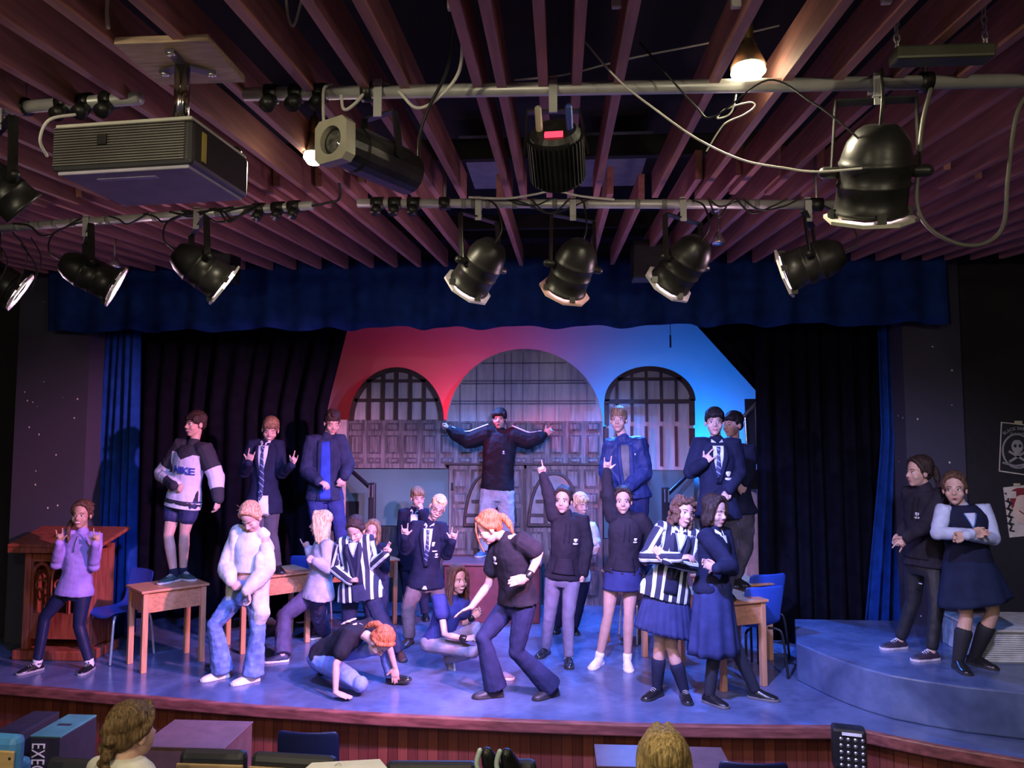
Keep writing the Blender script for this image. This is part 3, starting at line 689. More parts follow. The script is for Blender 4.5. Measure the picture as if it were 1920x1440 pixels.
for an in (35, 155, 275):
    d = V((math.cos(R(an)), math.sin(R(an)), 0)); q.beam(ptop + V((0, 0, -0.006)), ptop + d * 0.1 + V((0, 0, -0.006)), 0.03, 0.008)
q.obj('mounting_star', mat('dark_violet_steel', (0.08, 0.07, 0.12), 0.4, 0.5), pj)
for an in (35, 155, 275):
    d = V((math.cos(R(an)), math.sin(R(an)), 0)); MB().lathe([(0.014, 0), (0.014, 0.006), (0, 0.008)], ptop + d * 0.09 + V((0, 0, -0.010)), (0, 0, -1), 10).obj('bolt', M_STEEL, pj, smooth=True)
MB().tube(curve_pts([P(140, 215, 2.3), P(92, 225, 2.25), P(75, 262, 2.25), P(88, 292, 2.3)]), 0.005, 6).obj('cable', M_WCABLE, pj, smooth=True)

# ================================================================ ceiling lamps and other fittings
M_BULB = mat('lit_bulb', (1, 0.95, 0.7), 0.3, emit=(1.0, 0.93, 0.62), estr=14)
def lamp(label, px_, D, r, power):
    c = P(*px_, D); t = thing('ceiling_lamp', label, 'lamp', (c.x, c.y, cz(D)))
    MB().lathe([(0, -0.032), (r * 0.6, -0.028), (r, 0.0), (r * 0.92, 0.02), (0, 0.02)], c, (0, 0, 1), 22).obj('bulb', M_BULB, t, smooth=True)
    MB().lathe([(r * 1.02, 0.02), (r * 0.7, 0.07), (r * 0.35, 0.12), (0, 0.12)], c, (0, 0, 1), 22).obj('reflector', mat('glass_reflector', (0.55, 0.5, 0.3), 0.2, 0.6), t, smooth=True)
    MB().tube([c + V((0, 0, 0.12)), c + V((0, 0, 0.18))], 0.022, 10).obj('bulb_holder', mat('brass_holder', (0.5, 0.33, 0.12), 0.3, 0.9), t, smooth=True)
    MB().tube([c + V((0, 0, 0.18)), c + V((0, 0.02, 0.5))], 0.005, 6).obj('flex', M_CABLE, t, smooth=True)
    spot('ceiling_lamp_light', c + V((0, 0, -0.05)), c + V((0, 0, -2)), power, HOUSE, 168, 0.3, 0.06)
    return t
lamp('bright reflector lamp hanging among the joists above the top bar', (1403, 136), 2.66, 0.062, 90)
lamp('small lit lamp half hidden behind the front of the profile spot', (588, 296), 3.3, 0.047, 50)
spot('ceiling_lamp_light', (-1.5, 1.1, 3.05), (-1.5, 1.1, 1), 150, HOUSE, 168, 0.3, 0.06)
o = MB().lathe([(0, -0.03), (0.04, -0.028), (0.066, 0), (0.03, 0.1), (0, 0.12)], (-1.5, 1.1, 3.1), (0, 0, 1), 20).obj('ceiling_lamp', M_BULB, smooth=True)
tag(o, 'lit lamp above the left picture edge, glowing on the joists', 'lamp')
# chained batten at upper right
p = P(1765, 104, 2.36); t = thing('chained_batten', 'dark metal batten hung on two chains above the right end of the top bar', 'fitting', p)
MB().box(p, (0.30, 0.07, 0.045)).obj('body', mat('dark_olive_metal', (0.06, 0.06, 0.045), 0.4, 0.5), t, bevel=0.008)
for s in (-0.135, 0.135):
    q = MB()
    for k in range(7):
        pp = p + V((s, 0, 0.035 + k * 0.026)); r_ = [pp + V((0.009 * math.cos(u) * (k % 2), 0.009 * math.cos(u) * (1 - k % 2), 0.017 * math.sin(u))) for u in [2 * math.pi * j / 10 for j in range(11)]]
        q.tube(r_, 0.003, 5, False)
    q.obj('chain', M_METAL, t, smooth=True)
# white junction boxes on the joists
for k, (x, y) in enumerate(((848, 10), (1156, 6), (1380, 6), (1662, -2), (1242, 297), (880, 291))):
    D = 2.15 if y < 50 else 4.2
    o = MB().box(P(x, y, D) + V((0, 0, 0.01)), (0.03, 0.02, 0.05)).obj('connector_block', M_WHITE, bevel=0.004)
    tag(o, ('white connector block on a joist at the top edge, %s' % ('above the round finned lantern', 'second from left', 'above the bright lamp', 'left of the chained batten')[k]) if k < 4 else ('small white block by the ceiling opening, %s' % ('right of the finned lantern', 'left of the finned lantern')[k - 4]), 'connector')
# sprinkler style hangers and speakers by the valance
for x, y0, y1, D, lb in ((215, 432, 500, 5.6, 'steel bulb holder on a rod behind the left par can'), (1347, 398, 455, 5.4, 'steel bulb holder on a rod beside the third par can of the middle bar')):
    p0, p1 = P(x, y0, D), P(x, y1, D); t = thing('hanging_bulb_holder', lb, 'fitting', p0)
    MB().tube([p0, p1], 0.009, 8).obj('rod', M_STEEL, t, smooth=True)
    MB().lathe([(0.012, 0.08), (0.03, 0.05), (0.05, 0.0), (0.045, -0.01), (0, -0.01)], p1, (0, 0, 1), 12).obj('holder', M_STEEL, t, smooth=True)
    MB().lathe([(0.055, 0), (0.055, 0.01), (0, 0.012)], p0, (0, 0, 1), 14).obj('ceiling_rose', M_STEEL, t, smooth=True)
def speaker(label, rect, D):
    p, q_ = P(rect[0], rect[1], D), P(rect[2], rect[3], D)
    t = thing('speaker', label, 'speaker', p); c = (p + q_) / 2
    MB().box(c, (abs(q_.x - p.x), 0.22, abs(p.z - q_.z))).obj('cabinet', M_BLKM, t, bevel=0.01)
    MB().box(c - V((0, 0.112, 0.01)), (abs(q_.x - p.x) * 0.9, 0.012, abs(p.z - q_.z) * 0.8)).obj('grille', mat('dark_grille_cloth', (0.03, 0.03, 0.035), 0.9), t)
speaker('dark grey loudspeaker hung behind the third par can of the middle bar', (1184, 456, 1250, 525), 6.2)
speaker('black loudspeaker hung behind the olive-lit par can at the left', (396, 474, 441, 530), 6.2)

def cable(label, pts, r=0.006, m=None, n=8):
    o = MB().tube(curve_pts([P(*p) for p in pts], n), r, 6).obj('cable', m or M_CABLE, smooth=True)
    return tag(o, label, 'cable')
cable('white cable looping from a joist over the top bar at the profile spot', [(866, 30, 2.3), (862, 130, 2.45), (820, 185, 2.52), (780, 202, 2.56), (745, 170, 2.6), (705, 155, 2.62), (665, 195, 2.56), (645, 205, 2.54), (640, 180, 2.56)], 0.006, M_WCABLE)
cable('white lead dropping from the top bar to the front of the profile spot', [(622, 158, 2.6), (608, 165, 2.55), (606, 195, 2.5), (607, 228, 2.45)], 0.006, M_WCABLE)
cable('black cable dropping past the top bar to the back of the profile spot', [(853, 30, 2.3), (838, 130, 2.45), (805, 200, 2.52), (788, 250, 2.55), (786, 300, 2.6)], 0.006)
cable('white cable drooping from above the projector mount', [(202, -10, 2.1), (200, 30, 2.1), (203, 52, 2.1), (198, 10, 2.12), (188, -12, 2.12)], 0.006, M_WCABLE)
cable('white cable loop at the top edge right of the projector mount', [(536, -10, 2.3), (541, 35, 2.3), (552, 46, 2.3), (567, -5, 2.3)], 0.005, M_WCABLE)
cable('pale cable running from the top bar down to the biggest par can', [(1090, 70, 2.5), (1160, 150, 2.5), (1235, 210, 2.48), (1310, 262, 2.47), (1392, 300, 2.46), (1470, 315, 2.44), (1530, 322, 2.42), (1615, 316, 2.39)], 0.0035, M_WCABLE)
cable('dark cable crossing the top bar under the bright lamp to the biggest par can', [(1200, 80, 2.55), (1300, 195, 2.52), (1340, 218, 2.52), (1440, 150, 2.55), (1520, 190, 2.5), (1570, 225, 2.46), (1612, 262, 2.44)], 0.0035)
cable('tangled white flex hanging under the bright lamp', [(1380, 178, 2.6), (1370, 212, 2.6), (1345, 222, 2.6), (1360, 205, 2.6), (1405, 192, 2.6), (1415, 200, 2.6), (1395, 215, 2.6), (1362, 230, 2.6), (1345, 250, 2.6), (1325, 283, 2.6)], 0.003, M_WCABLE)
cable('thick grey cable hanging in a big loop below the right end of the top bar', [(1745, 168, 2.5), (1730, 230, 2.5), (1722, 310, 2.5), (1720, 385, 2.5), (1745, 430, 2.5), (1800, 458, 2.5), (1850, 455, 2.5), (1882, 420, 2.5), (1890, 330, 2.5), (1905, 220, 2.5), (1930, 170, 2.5)], 0.0075, mat('grey_cable', (0.10, 0.095, 0.085), 0.5))
cable('thin pale cable strung along the joists behind the top bar', [(965, 150, 2.9), (1060, 140, 2.9), (1180, 110, 2.9), (1330, 80, 2.9), (1410, 60, 2.9), (1460, 48, 2.9)], 0.004, M_WCABLE)
cable('black lead hanging from the right-hand end of the left bars to the middle bar', [(586, 386, 3.9), (610, 381, 3.9), (636, 372, 3.9), (634, 330, 3.8)], 0.007)
cable('pale cable lying along the middle bar', [(880, 370, 3.88), (950, 372, 3.88), (1000, 365, 3.88), (1040, 358, 3.88), (1090, 368, 3.88), (1150, 374, 3.88)], 0.006, M_WCABLE)
rc = random.Random(5)
for k, x0 in enumerate(sorted(rc.uniform(20, 430) for _ in range(9))):
    x1 = x0 + rc.uniform(60, 160); p0, p1 = on_bar('ll', x0), on_bar('ll', x1)
    off = V((0, -0.03, 0.012)); mid_ = p0.lerp(p1, 0.5) + V((0, -0.03, -rc.uniform(0.0, 0.09)))
    o = MB().tube(curve_pts([p0 + off, p0.lerp(p1, 0.25) + V((0, -0.035, -0.01)), mid_, p1 + off], 6), 0.006, 6).obj('cable', M_CABLE, smooth=True)
    tag(o, 'black cable draped along the cable-wrapped left bar, %s counted from the left' % ORD[k], 'cable', 'cables on the left bar')
for k, x0 in enumerate(sorted(rc.uniform(830, 1400) for _ in range(7))):
    x1 = x0 + rc.uniform(40, 120); p0, p1 = on_bar('low', x0), on_bar('low', x1)
    o = MB().tube(curve_pts([p0 + V((0, -0.03, 0.02)), p0.lerp(p1, 0.3) + V((0, -0.03, rc.uniform(-0.1, 0.03))), p0.lerp(p1, 0.7) + V((0, -0.02, -rc.uniform(0.0, 0.06))), p1 + V((0, -0.03, 0.02))], 6), 0.005, 6).obj('cable', M_CABLE, smooth=True)
    tag(o, 'black cable looped round the middle lighting bar, %s counted from the left' % ORD[k], 'cable', 'cables on the middle bar')
for k, x0 in enumerate(sorted(rc.uniform(-10, 60) for _ in range(5))):
    y0 = rc.uniform(430, 460)
    o = MB().tube(curve_pts([P(x0, y0, 4.2), P(x0 + rc.uniform(-20, 30), y0 + 40, 4.15), P(x0 + rc.uniform(-10, 90), y0 + rc.uniform(60, 110), 4.15)], 6), 0.004, 6).obj('cable', M_CABLE, smooth=True)
    tag(o, 'thin black cable hanging at the left picture edge, %s counted from the left' % ORD[k], 'cable', 'hanging cables at the left edge')

# ================================================================ desks, chairs, box, lectern
M_BEECH = mat('orange_beech_wood', (0.50, 0.22, 0.10), 0.4, noise=0.15, scale=3, stretch=(1.5, 14, 14))
M_BEECHL = mat('orange_beech_leg_wood', (0.53, 0.25, 0.12), 0.4, noise=0.12, scale=3, stretch=(14, 14, 1.2))
def desk(label, Bp, Ap, Dp, hgt=0.72, W=None, L=None):
    # Bp: pixel of the nearest leg foot, Ap and Dp its neighbours
    b0, a0, d0 = F(*Bp), F(*Ap), F(*Dp); u = d0 - b0; v = a0 - b0
    if L: u = u.normalized() * L
    if W: v = v.normalized() * W
    v = (v - u.normalized() * v.dot(u.normalized())).normalized() * v.length
    t = thing('school_desk', label, 'desk', b0 + (u + v) / 2, 'wooden school desks on the stage')
    ux, vx = u.normalized(), v.normalized(); M = Matrix((ux, vx, V((0, 0, 1)))).transposed()
    if M.determinant() < 0: M = Matrix((ux, -vx, V((0, 0, 1)))).transposed()
    for s0, s1 in ((0, 0), (1, 0), (0, 1), (1, 1)):
        MB().box(b0 + u * s0 + v * s1 + V((0, 0, (hgt - 0.02) / 2)), (0.048, 0.048, hgt - 0.02), M).obj('leg', M_BEECHL, t, bevel=0.004)
    cc = b0 + (u + v) / 2
    for s, nm in ((-1, 'front_apron'), (1, 'back_apron')): MB().box(cc + v * 0.5 * s + V((0, 0, hgt - 0.115)), (u.length - 0.048, 0.02, 0.17), M).obj(nm, M_BEECH, t)
    for s in (-1, 1): MB().box(cc + u * 0.5 * s + V((0, 0, hgt - 0.115)), (0.02, v.length - 0.048, 0.17), M).obj('side_apron', M_BEECH, t)
    MB().box(cc + V((0, 0, hgt - 0.011)), (u.length + 0.09, v.length + 0.08, 0.022), M).obj('desk_top', M_BEECH, t, bevel=0.004)
    return t
desk('wooden desk at the front left with the boy in shorts standing on it', (268, 1262), (222, 1249), (377, 1240))
desk('wooden desk behind the girl in the cream jacket, under the boy showing a striped tie', (454, 1226), (414, 1213), (547, 1209), W=0.42, L=0.66)
desk('wooden desk half hidden behind the blonde girl, under the boy in the denim jacket', (606, 1186), (578, 1178), (712, 1173), W=0.42, L=0.8)
desk('wooden desk at the front right, behind the girl in the navy jumper', (1357, 1296), (1266, 1268), (1422, 1287), W=0.62, L=0.40)
desk('wooden desk at the far right beside the black curtain, behind the front right desk', (1384, 1246), (1300, 1228), (1436, 1238), W=0.6, L=0.38)
desk('wooden desk behind the girl in the short navy skirt', (1209, 1231), (1124, 1208), (1262, 1222), W=0.62, L=0.40)
M_CHB = mat('blue_chair_plastic', (0.025, 0.075, 0.40), 0.4, noise=0.05)
M_CHN = mat('dark_navy_chair_plastic', (0.012, 0.016, 0.06), 0.4, noise=0.05)
M_CHLEG = mat('pale_chair_tube', (0.62, 0.63, 0.66), 0.3, 0.5)
M_CHLEGK = mat('black_chair_tube', (0.015, 0.015, 0.017), 0.35, 0.3)
def chair(label, loc, yaw, seat_m, leg_m, z0=0.0, seat_h=0.44, back_top=0.80, group='moulded plastic school chairs'):
    # yaw 0: the sitter would face the camera
    t = thing('school_chair', label, 'chair', loc, group); Mz = Matrix.Rotation(R(yaw), 3, 'Z'); loc = V(loc)
    W = lambda x, y, z: loc + Mz @ V((x, y, z))
    prof = [(-0.20, seat_h - 0.04), (-0.19, seat_h), (-0.05, seat_h - 0.012), (0.08, seat_h - 0.015), (0.15, seat_h + 0.01), (0.19, seat_h + 0.09), (0.215, seat_h + 0.2), (0.235, back_top - 0.05), (0.24, back_top - 0.015), (0.24, back_top)]
    rings = []
    for i, (y, z) in enumerate(prof):
        hw = 0.20 if 0 < i < 7 else (0.18 if i in (0, 7) else 0.195)
        if i >= 5: hw = (0.185, 0.19, 0.2, 0.195, 0.175)[i - 5]
        row = []
        for j in range(11):
            s = -1 + 2 * j / 10; cup = 0.03 * (abs(s) ** 2.2)
            row.append(W(s * hw, y - (cup if i >= 5 else 0), z + (cup if i < 5 else 0) ))
        rings.append(row)
    o = MB().loft(rings, cap=False, closed=False).obj('shell', seat_m, t, smooth=True)
    sd = o.modifiers.new('t', 'SOLIDIFY'); sd.thickness = 0.009; sb = o.modifiers.new('s', 'SUBSURF'); sb.levels = 1; sb.render_levels = 1
    for sx in (-1, 1):
        for fy, nm in ((-0.19, 'leg'), (0.22, 'leg')):
            MB().tube(curve_pts([W(sx * 0.10, fy * 0.55, seat_h - 0.025), W(sx * 0.155, fy * 0.75, seat_h - 0.03), W(sx * 0.185, fy * 0.9, seat_h - 0.09), W(sx * 0.205, fy * 1.05, 0.012)], 5), 0.0115, 8).obj(nm, leg_m, t, smooth=True)
    return t
chair('blue plastic chair with pale legs tucked behind the front left desk', F(222, 1232), -28, M_CHB, M_CHLEG)
chair('blue plastic chair at the desk behind the blonde girl, only its back top showing', F(582, 1171), 190, M_CHB, M_CHLEG)
chair('blue plastic chair at the front right desk with black splayed legs', F(1410, 1262), 200, M_CHB, M_CHLEGK)
chair('blue plastic chair at the far right desk beside the black curtain', F(1418, 1226), 200, M_CHB, M_CHLEGK)
chair('blue plastic chair behind the short-skirted girl, partly hidden by the striped blazer', F(1210, 1196), 200, M_CHB, M_CHLEG)
# brown stage box under the boy with outstretched arms
p0, p1 = P(832, 1150, 8.55), P(1012, 1150, 8.55)
BOXZ = 0.66
t = thing('stage_box', 'dark red-brown wooden box with the boy with outstretched arms standing on it', 'box', ((p0.x + p1.x) / 2, 8.85, 0))
MB().box(((p0.x + p1.x) / 2, 8.87, BOXZ / 2 - 0.01), (p1.x - p0.x, 0.62, BOXZ - 0.02)).obj('body', mat('dark_red_box_paint', (0.12, 0.03, 0.04), 0.5), t, bevel=0.008)
MB().box(((p0.x + p1.x) / 2, 8.87, BOXZ - 0.012), (p1.x - p0.x + 0.05, 0.68, 0.024)).obj('lid', mat('dark_box_lid', (0.12, 0.05, 0.06), 0.45), t, bevel=0.005)
# lectern
YL = 7.1
M_LEC = mat('red_oak_wood', (0.26, 0.065, 0.035), 0.45, noise=0.3, scale=4, stretch=(10, 10, 1))
lc = F(112, 1219); lc.y = YL
lx0, lx1 = P(70, 1100, YL).x, P(192, 1100, YL).x; lcx = (lx0 + lx1) / 2; wl = lx1 - lx0
t = thing('lectern', 'carved red-brown wooden lectern with gothic openings beside the left pillar', 'lectern', (lcx, YL, 0))
ztop = P(130, 1000, YL).z
MB().box((lcx, YL - 0.02, ztop - 0.03), (wl + 0.26, 0.5, 0.035), Matrix.Rotation(R(14), 3, 'X')).obj('desk_top', M_LEC, t, bevel=0.01)
MB().box((lcx, YL - 0.24, ztop - 0.13), (wl + 0.26, 0.03, 0.05)).obj('book_ledge', M_LEC, t, bevel=0.006)
for sx in (-1, 1):
    for sy in (-1, 1): MB().box((lcx + sx * (wl / 2 - 0.03), YL + sy * 0.16, (ztop - 0.08) / 2 + 0.03), (0.06, 0.06, ztop - 0.2)).obj('corner_post', M_LEC, t, bevel=0.006)
MB().box((lcx, YL - 0.14, ztop - 0.2), (wl - 0.08, 0.03, 0.1)).obj('top_rail', M_LEC, t)
MB().box((lcx, YL - 0.14, 0.30), (wl - 0.08, 0.03, 0.24)).obj('bottom_panel', M_LEC, t)
MB().box((lcx, YL + 0.14, ztop / 2), (wl - 0.08, 0.02, ztop - 0.3)).obj('back_panel', mat('recess_shade_wood', (0.03, 0.012, 0.012), 0.7), t)  # shade behind the pierced arches is put into this near-black colour
for sx in (-1, 1): MB().box((lcx + sx * (wl / 2 - 0.02), YL, ztop / 2 - 0.02), (0.02, 0.28, ztop - 0.25)).obj('side_panel', M_LEC, t)
for k in (-1, 0, 1):
    cx = lcx + k * (wl - 0.1) / 3
    w2 = (wl - 0.12) / 6; zt_ = ztop - 0.27
    pa = [V((cx - w2 * math.cos(u), YL - 0.145, zt_ - 0.14 + 0.14 * math.sin(u))) for u in [R(a_) for a_ in range(0, 91, 15)]]
    pa += [V((2 * cx - q.x, q.y, q.z)) for q in reversed(pa[:-1])]
    MB().tube([V((cx - w2, YL - 0.145, 0.42))] + pa + [V((cx + w2, YL - 0.145, 0.42))], 0.016, 6).obj('gothic_arch', M_LEC, t)
    MB().tube([V((cx - w2 * 0.6 * math.cos(u), YL - 0.145, zt_ - 0.20 + 0.05 * math.sin(u))) for u in [2 * math.pi * j / 12 for j in range(13)]], 0.01, 6, False).obj('quatrefoil', M_LEC, t)
MB().box((lcx, YL, 0.045), (wl + 0.12, 0.46, 0.09)).obj('plinth', M_LEC, t, bevel=0.012)
o = MB().box((lcx + 0.02, YL - 0.08, ztop + 0.012), (0.14, 0.06, 0.012), Matrix.Rotation(R(14), 3, 'X')).obj('bookmark_chain', M_STEEL); tag(o, 'small metal strip lying on the lectern top', 'book rest')
# ribbed pale block at the right edge on the step
p0 = F(1850, 1245, ST)
t = thing('ribbed_block', 'low pale block with ribbed mesh front at the right picture edge on the step', 'block', (p0.x + 0.4, p0.y + 0.3, ST))
MB().box((p0.x + 0.42, p0.y + 0.32, ST + 0.125), (0.9, 0.6, 0.25)).obj('body', mat('dull_white_mesh', (0.42, 0.43, 0.42), 0.6, noise=0.3), t, bevel=0.01)
q = MB()
for k in range(14): q.box((p0.x + 0.42, p0.y + 0.017, ST + 0.02 + k * 0.0165), (0.88, 0.012, 0.006))
q.obj('ribs', mat('rib_white', (0.62, 0.63, 0.63), 0.5), t)
MB().box((p0.x + 0.42, p0.y + 0.31, ST + 0.255), (0.93, 0.64, 0.02)).obj('lid', mat('pale_lid', (0.55, 0.53, 0.46), 0.6, noise=0.2), t, bevel=0.006)
# ================================================================ posters on the right black wall
YW = YP - 0.045
def poster(label, corners, th, m):
    pts = [P(x, y, YW - 0.0) for x, y in corners]
    q = MB(); q.add([p for p in pts] + [p + V((0, 0.004, 0)) for p in pts], [(0, 1, 2, 3), (7, 6, 5, 4), (0, 4, 5, 1), (1, 5, 6, 2), (2, 6, 7, 3), (3, 7, 4, 0)])
    return tag(q.obj('poster', m), label, 'poster', 'posters on the right wall')
def quad_on(name, rect, m, parent, dy, D=YW):
    p, q_ = P(rect[0], rect[1], D), P(rect[2], rect[3], D)
    return MB().box(((p.x + q_.x) / 2, D - dy, (p.z + q_.z) / 2), (abs(q_.x - p.x), 0.003, abs(p.z - q_.z))).obj(name, m, parent)
M_PBLK = mat('black_poster_paper', (0.018, 0.018, 0.018), 0.6); M_PWH = mat('cream_poster_paper', (0.62, 0.56, 0.44), 0.6)
M_PGR = mat('grey_poster_ink', (0.30, 0.29, 0.26), 0.6); M_PRED = mat('dark_red_poster_ink', (0.22, 0.02, 0.025), 0.6)
t = poster('black band poster with white border and round grey emblem, upper of two wall posters', ((1877, 791), (1962, 800), (1962, 897), (1873, 884)), 0, M_PWH)
pp = [P(x, y, YW - 0.003) for x, y in ((1879, 793), (1962, 802), (1962, 895), (1875, 882))]
MB().add(pp + [p + V((0, 0.002, 0)) for p in pp], [(0, 1, 2, 3), (7, 6, 5, 4), (0, 4, 5, 1), (1, 5, 6, 2), (2, 6, 7, 3), (3, 7, 4, 0)]).obj('printed_sheet', M_PBLK, t)
cc = P(1908, 846, YW - 0.007)
MB().tube([cc + V((0.135 * math.cos(u), 0, 0.16 * math.sin(u))) for u in [2 * math.pi * j / 28 for j in range(29)]], 0.009, 6, False).obj('emblem_ring', M_PGR, t)
q = MB().ell(cc + V((0, 0, 0.045)), (0.055, 0.004, 0.065)).ell(cc + V((0, 0, -0.02)), (0.03, 0.004, 0.03))
q.beam(cc + V((-0.08, 0, -0.1)), cc + V((0.08, 0, 0.0)), 0.004, 0.022, V((0, 0, 1))); q.beam(cc + V((0.08, 0, -0.1)), cc + V((-0.08, 0, 0.0)), 0.004, 0.022, V((0, 0, 1)))
q.obj('emblem', M_PGR, t)
q = MB()
for s in (-1, 1): q.ell(cc + V((s * 0.022, -0.004, 0.05)), (0.014, 0.003, 0.016))
q.obj('emblem_eye', M_PBLK, t)
def arc_fn(c0, r):
    def fn(v):
        an = -v.x / r; rr = r + v.y
        return V((c0.x + rr * math.sin(-an), c0.y - v.z, c0.z + rr * math.cos(an)))
    return fn
lettering('band_lettering', 'BLACK SABBATH', M_PGR, 0.042, t, Matrix.Identity(4), 0.001, arc_fn(P(1913, 848, YW - 0.006), 0.225), 1.0)
Mx = Matrix.Translation(P(1908, 814, YW - 0.006)) @ Matrix.Rotation(math.pi / 2, 4, 'X')
lettering('title_lettering', 'THE END', M_PGR, 0.035, t, Mx, 0.001)
Mx = Matrix.Translation(P(1904, 878, YW - 0.006)) @ Matrix.Rotation(math.pi / 2, 4, 'X')
q = MB().tube([P(1882, 868, YW - 0.006), P(1904, 874, YW - 0.006), P(1930, 870, YW - 0.006)], 0.012, 6).obj('emblem_scroll', M_PGR, t)
quad_on('tape', (1901, 789, 1916, 795), mat('yellow_masking_tape', (0.5, 0.45, 0.26), 0.6), t, 0.008)
t = poster('cream poster with red and dark swirls, lower of the two wall posters', ((1881, 914), (1962, 905), (1975, 1000), (1893, 1008)), 0, M_PWH)
sw = [P(1886, 960, YW - 0.008), P(1891, 968, YW - 0.008), P(1889, 980, YW - 0.008), P(1895, 990, YW - 0.008)]
q = MB()
for k in range(5): q.tube(curve_pts([P(1885 + k * 1.2, 925 + k * 14, YW - 0.007), P(1893 + k, 930 + k * 14, YW - 0.007), P(1890 + k, 938 + k * 14, YW - 0.007), P(1897 + k, 944 + k * 13, YW - 0.007)], 4), 0.008, 5)
q.obj('dark_swirl', M_PBLK, t)
q = MB().ell(P(1918, 924, YW - 0.006), (0.11, 0.004, 0.05)).ell(P(1901, 938, YW - 0.006), (0.035, 0.004, 0.09)); q.obj('red_shape', M_PRED, t)
MB().ell(P(1920, 955, YW - 0.008), (0.10, 0.004, 0.15)).obj('pale_oval', mat('peach_poster_ink', (0.68, 0.52, 0.38), 0.6), t)
MB().tube(curve_pts([P(1912, 958, YW - 0.014), P(1922, 964, YW - 0.014), P(1932, 960, YW - 0.014)], 4), 0.006, 5).obj('red_stroke', M_PRED, t)
quad_on('white_patch', (1886, 921, 1904, 934), M_PWH, t, 0.012)
quad_on('tape', (1899, 906, 1912, 911), mat('yellow_masking_tape', (0.5, 0.45, 0.26), 0.6), t, 0.01)

# ================================================================ things before the stage
M_BOXK = mat('black_box_paint', (0.016, 0.016, 0.02), 0.6); M_BOXG = mat('green_box_paint', (0.05, 0.19, 0.14), 0.55)
def plinth(label, x0, x1, y_top_f, y_top_b, D, dep, m_top, txt):
    a_, b2 = P(x0, y_top_f, D), P(x1, y_top_f, D); z1 = a_.z
    t = thing('plinth_box', label, 'box', ((a_.x + b2.x) / 2, D + dep / 2, SH)); c = V(((a_.x + b2.x) / 2, D + dep / 2, 0)); wd = b2.x - a_.x
    MB().box((c.x, c.y, (SH + z1 - 0.01) / 2), (wd, dep, z1 - 0.01 - SH)).obj('body', M_BOXK, t, bevel=0.006)
    MB().box((c.x, c.y, z1 - 0.006), (wd, dep, 0.012)).obj('lid', m_top, t, bevel=0.004)
    MB().box((c.x, c.y, z1 + 0.0005), (0.10, 0.035, 0.002)).obj('hand_slot', M_BLACK, t)
    if txt:
        Mx = Matrix.Translation(V((c.x - wd * 0.22, D - 0.004, z1 - 0.045))) @ Matrix.Rotation(math.pi / 2, 4, 'X') @ Matrix.Rotation(-math.pi / 2, 4, 'Z') @ Matrix.Scale(0.62, 4, (1, 0, 0))
        lettering('lettering', txt, mat('white_stencil_paint', (0.72, 0.72, 0.68), 0.6), 0.135, t, Mx, 0.001, None, 1.05, 'LEFT')
plinth('black box with a green lid and white letters down its front, before the stage', 56, 114, 1379, 1357, 5.05, 0.4, M_BOXG, 'EXECU')
plinth('dark box with a black lid at the left picture edge beside the green-lidded box', -12, 40, 1372, 1353, 5.1, 0.4, M_BOXK, 'E')
M_BRB = mat('dark_brown_box_paint', (0.10, 0.055, 0.05), 0.5)
def block(label, x0, x1, yf, D, dep):
    a_, b2 = P(x0, yf, D), P(x1, yf, D); t = thing('rostrum_block', label, 'box', ((a_.x + b2.x) / 2, D + dep / 2, SH), 'brown rostrum blocks')
    MB().box(((a_.x + b2.x) / 2, D + dep / 2, (SH + a_.z - 0.012) / 2), (b2.x - a_.x, dep, a_.z - 0.012 - SH)).obj('body', M_BRB, t, bevel=0.006)
    MB().box(((a_.x + b2.x) / 2, D + dep / 2, a_.z - 0.006), (b2.x - a_.x + 0.01, dep + 0.01, 0.012)).obj('top', M_BRB, t, bevel=0.003)
block('brown wooden block in front of the stage behind the braided head', 262, 420, 1398, 4.95, 0.46)
block('brown wooden block in front of the stage behind the blonde head', 1120, 1372, 1435, 4.8, 0.32)
chair('dark navy plastic chair standing alone before the stage, its back to the seats', V((P(575, 1375, 4.71).x, 4.95, SH)), 180, M_CHN, M_CHLEG, seat_h=0.46, back_top=P(577, 1373, 4.71).z - SH)
chair('dark navy plastic chair before the stage right, only its top corner showing', V((P(1383, 1430, 4.9).x, 4.72, SH)), 180, M_CHN, M_CHLEG, seat_h=0.40, back_top=P(1383, 1430, 4.48).z - SH)
# control / lamp box under the stage edge at the right
p = P(1598, 1408, 5.2); t = thing('control_box', 'black box with rows of shiny studs fixed under the stage edge', 'control box', p)
Mq = Matrix.Rotation(R(-14), 3, 'Z')
MB().box(p + V((0, 0.06, 0)), (0.21, 0.12, 0.27), Mq).obj('case', M_BLKM, t, bevel=0.02)
q = MB()
for i in range(4):
    for j in range(5): q.ell(p + Mq @ V((-0.066 + i * 0.044, 0.0, 0.07 - j * 0.042)), (0.014, 0.01, 0.014), 8)
q.obj('stud', M_STEEL, t, smooth=True)
MB().box(p + Mq @ V((0, -0.003, 0.105)), (0.12, 0.01, 0.018), Mq).obj('name_strip', M_WHITE, t)
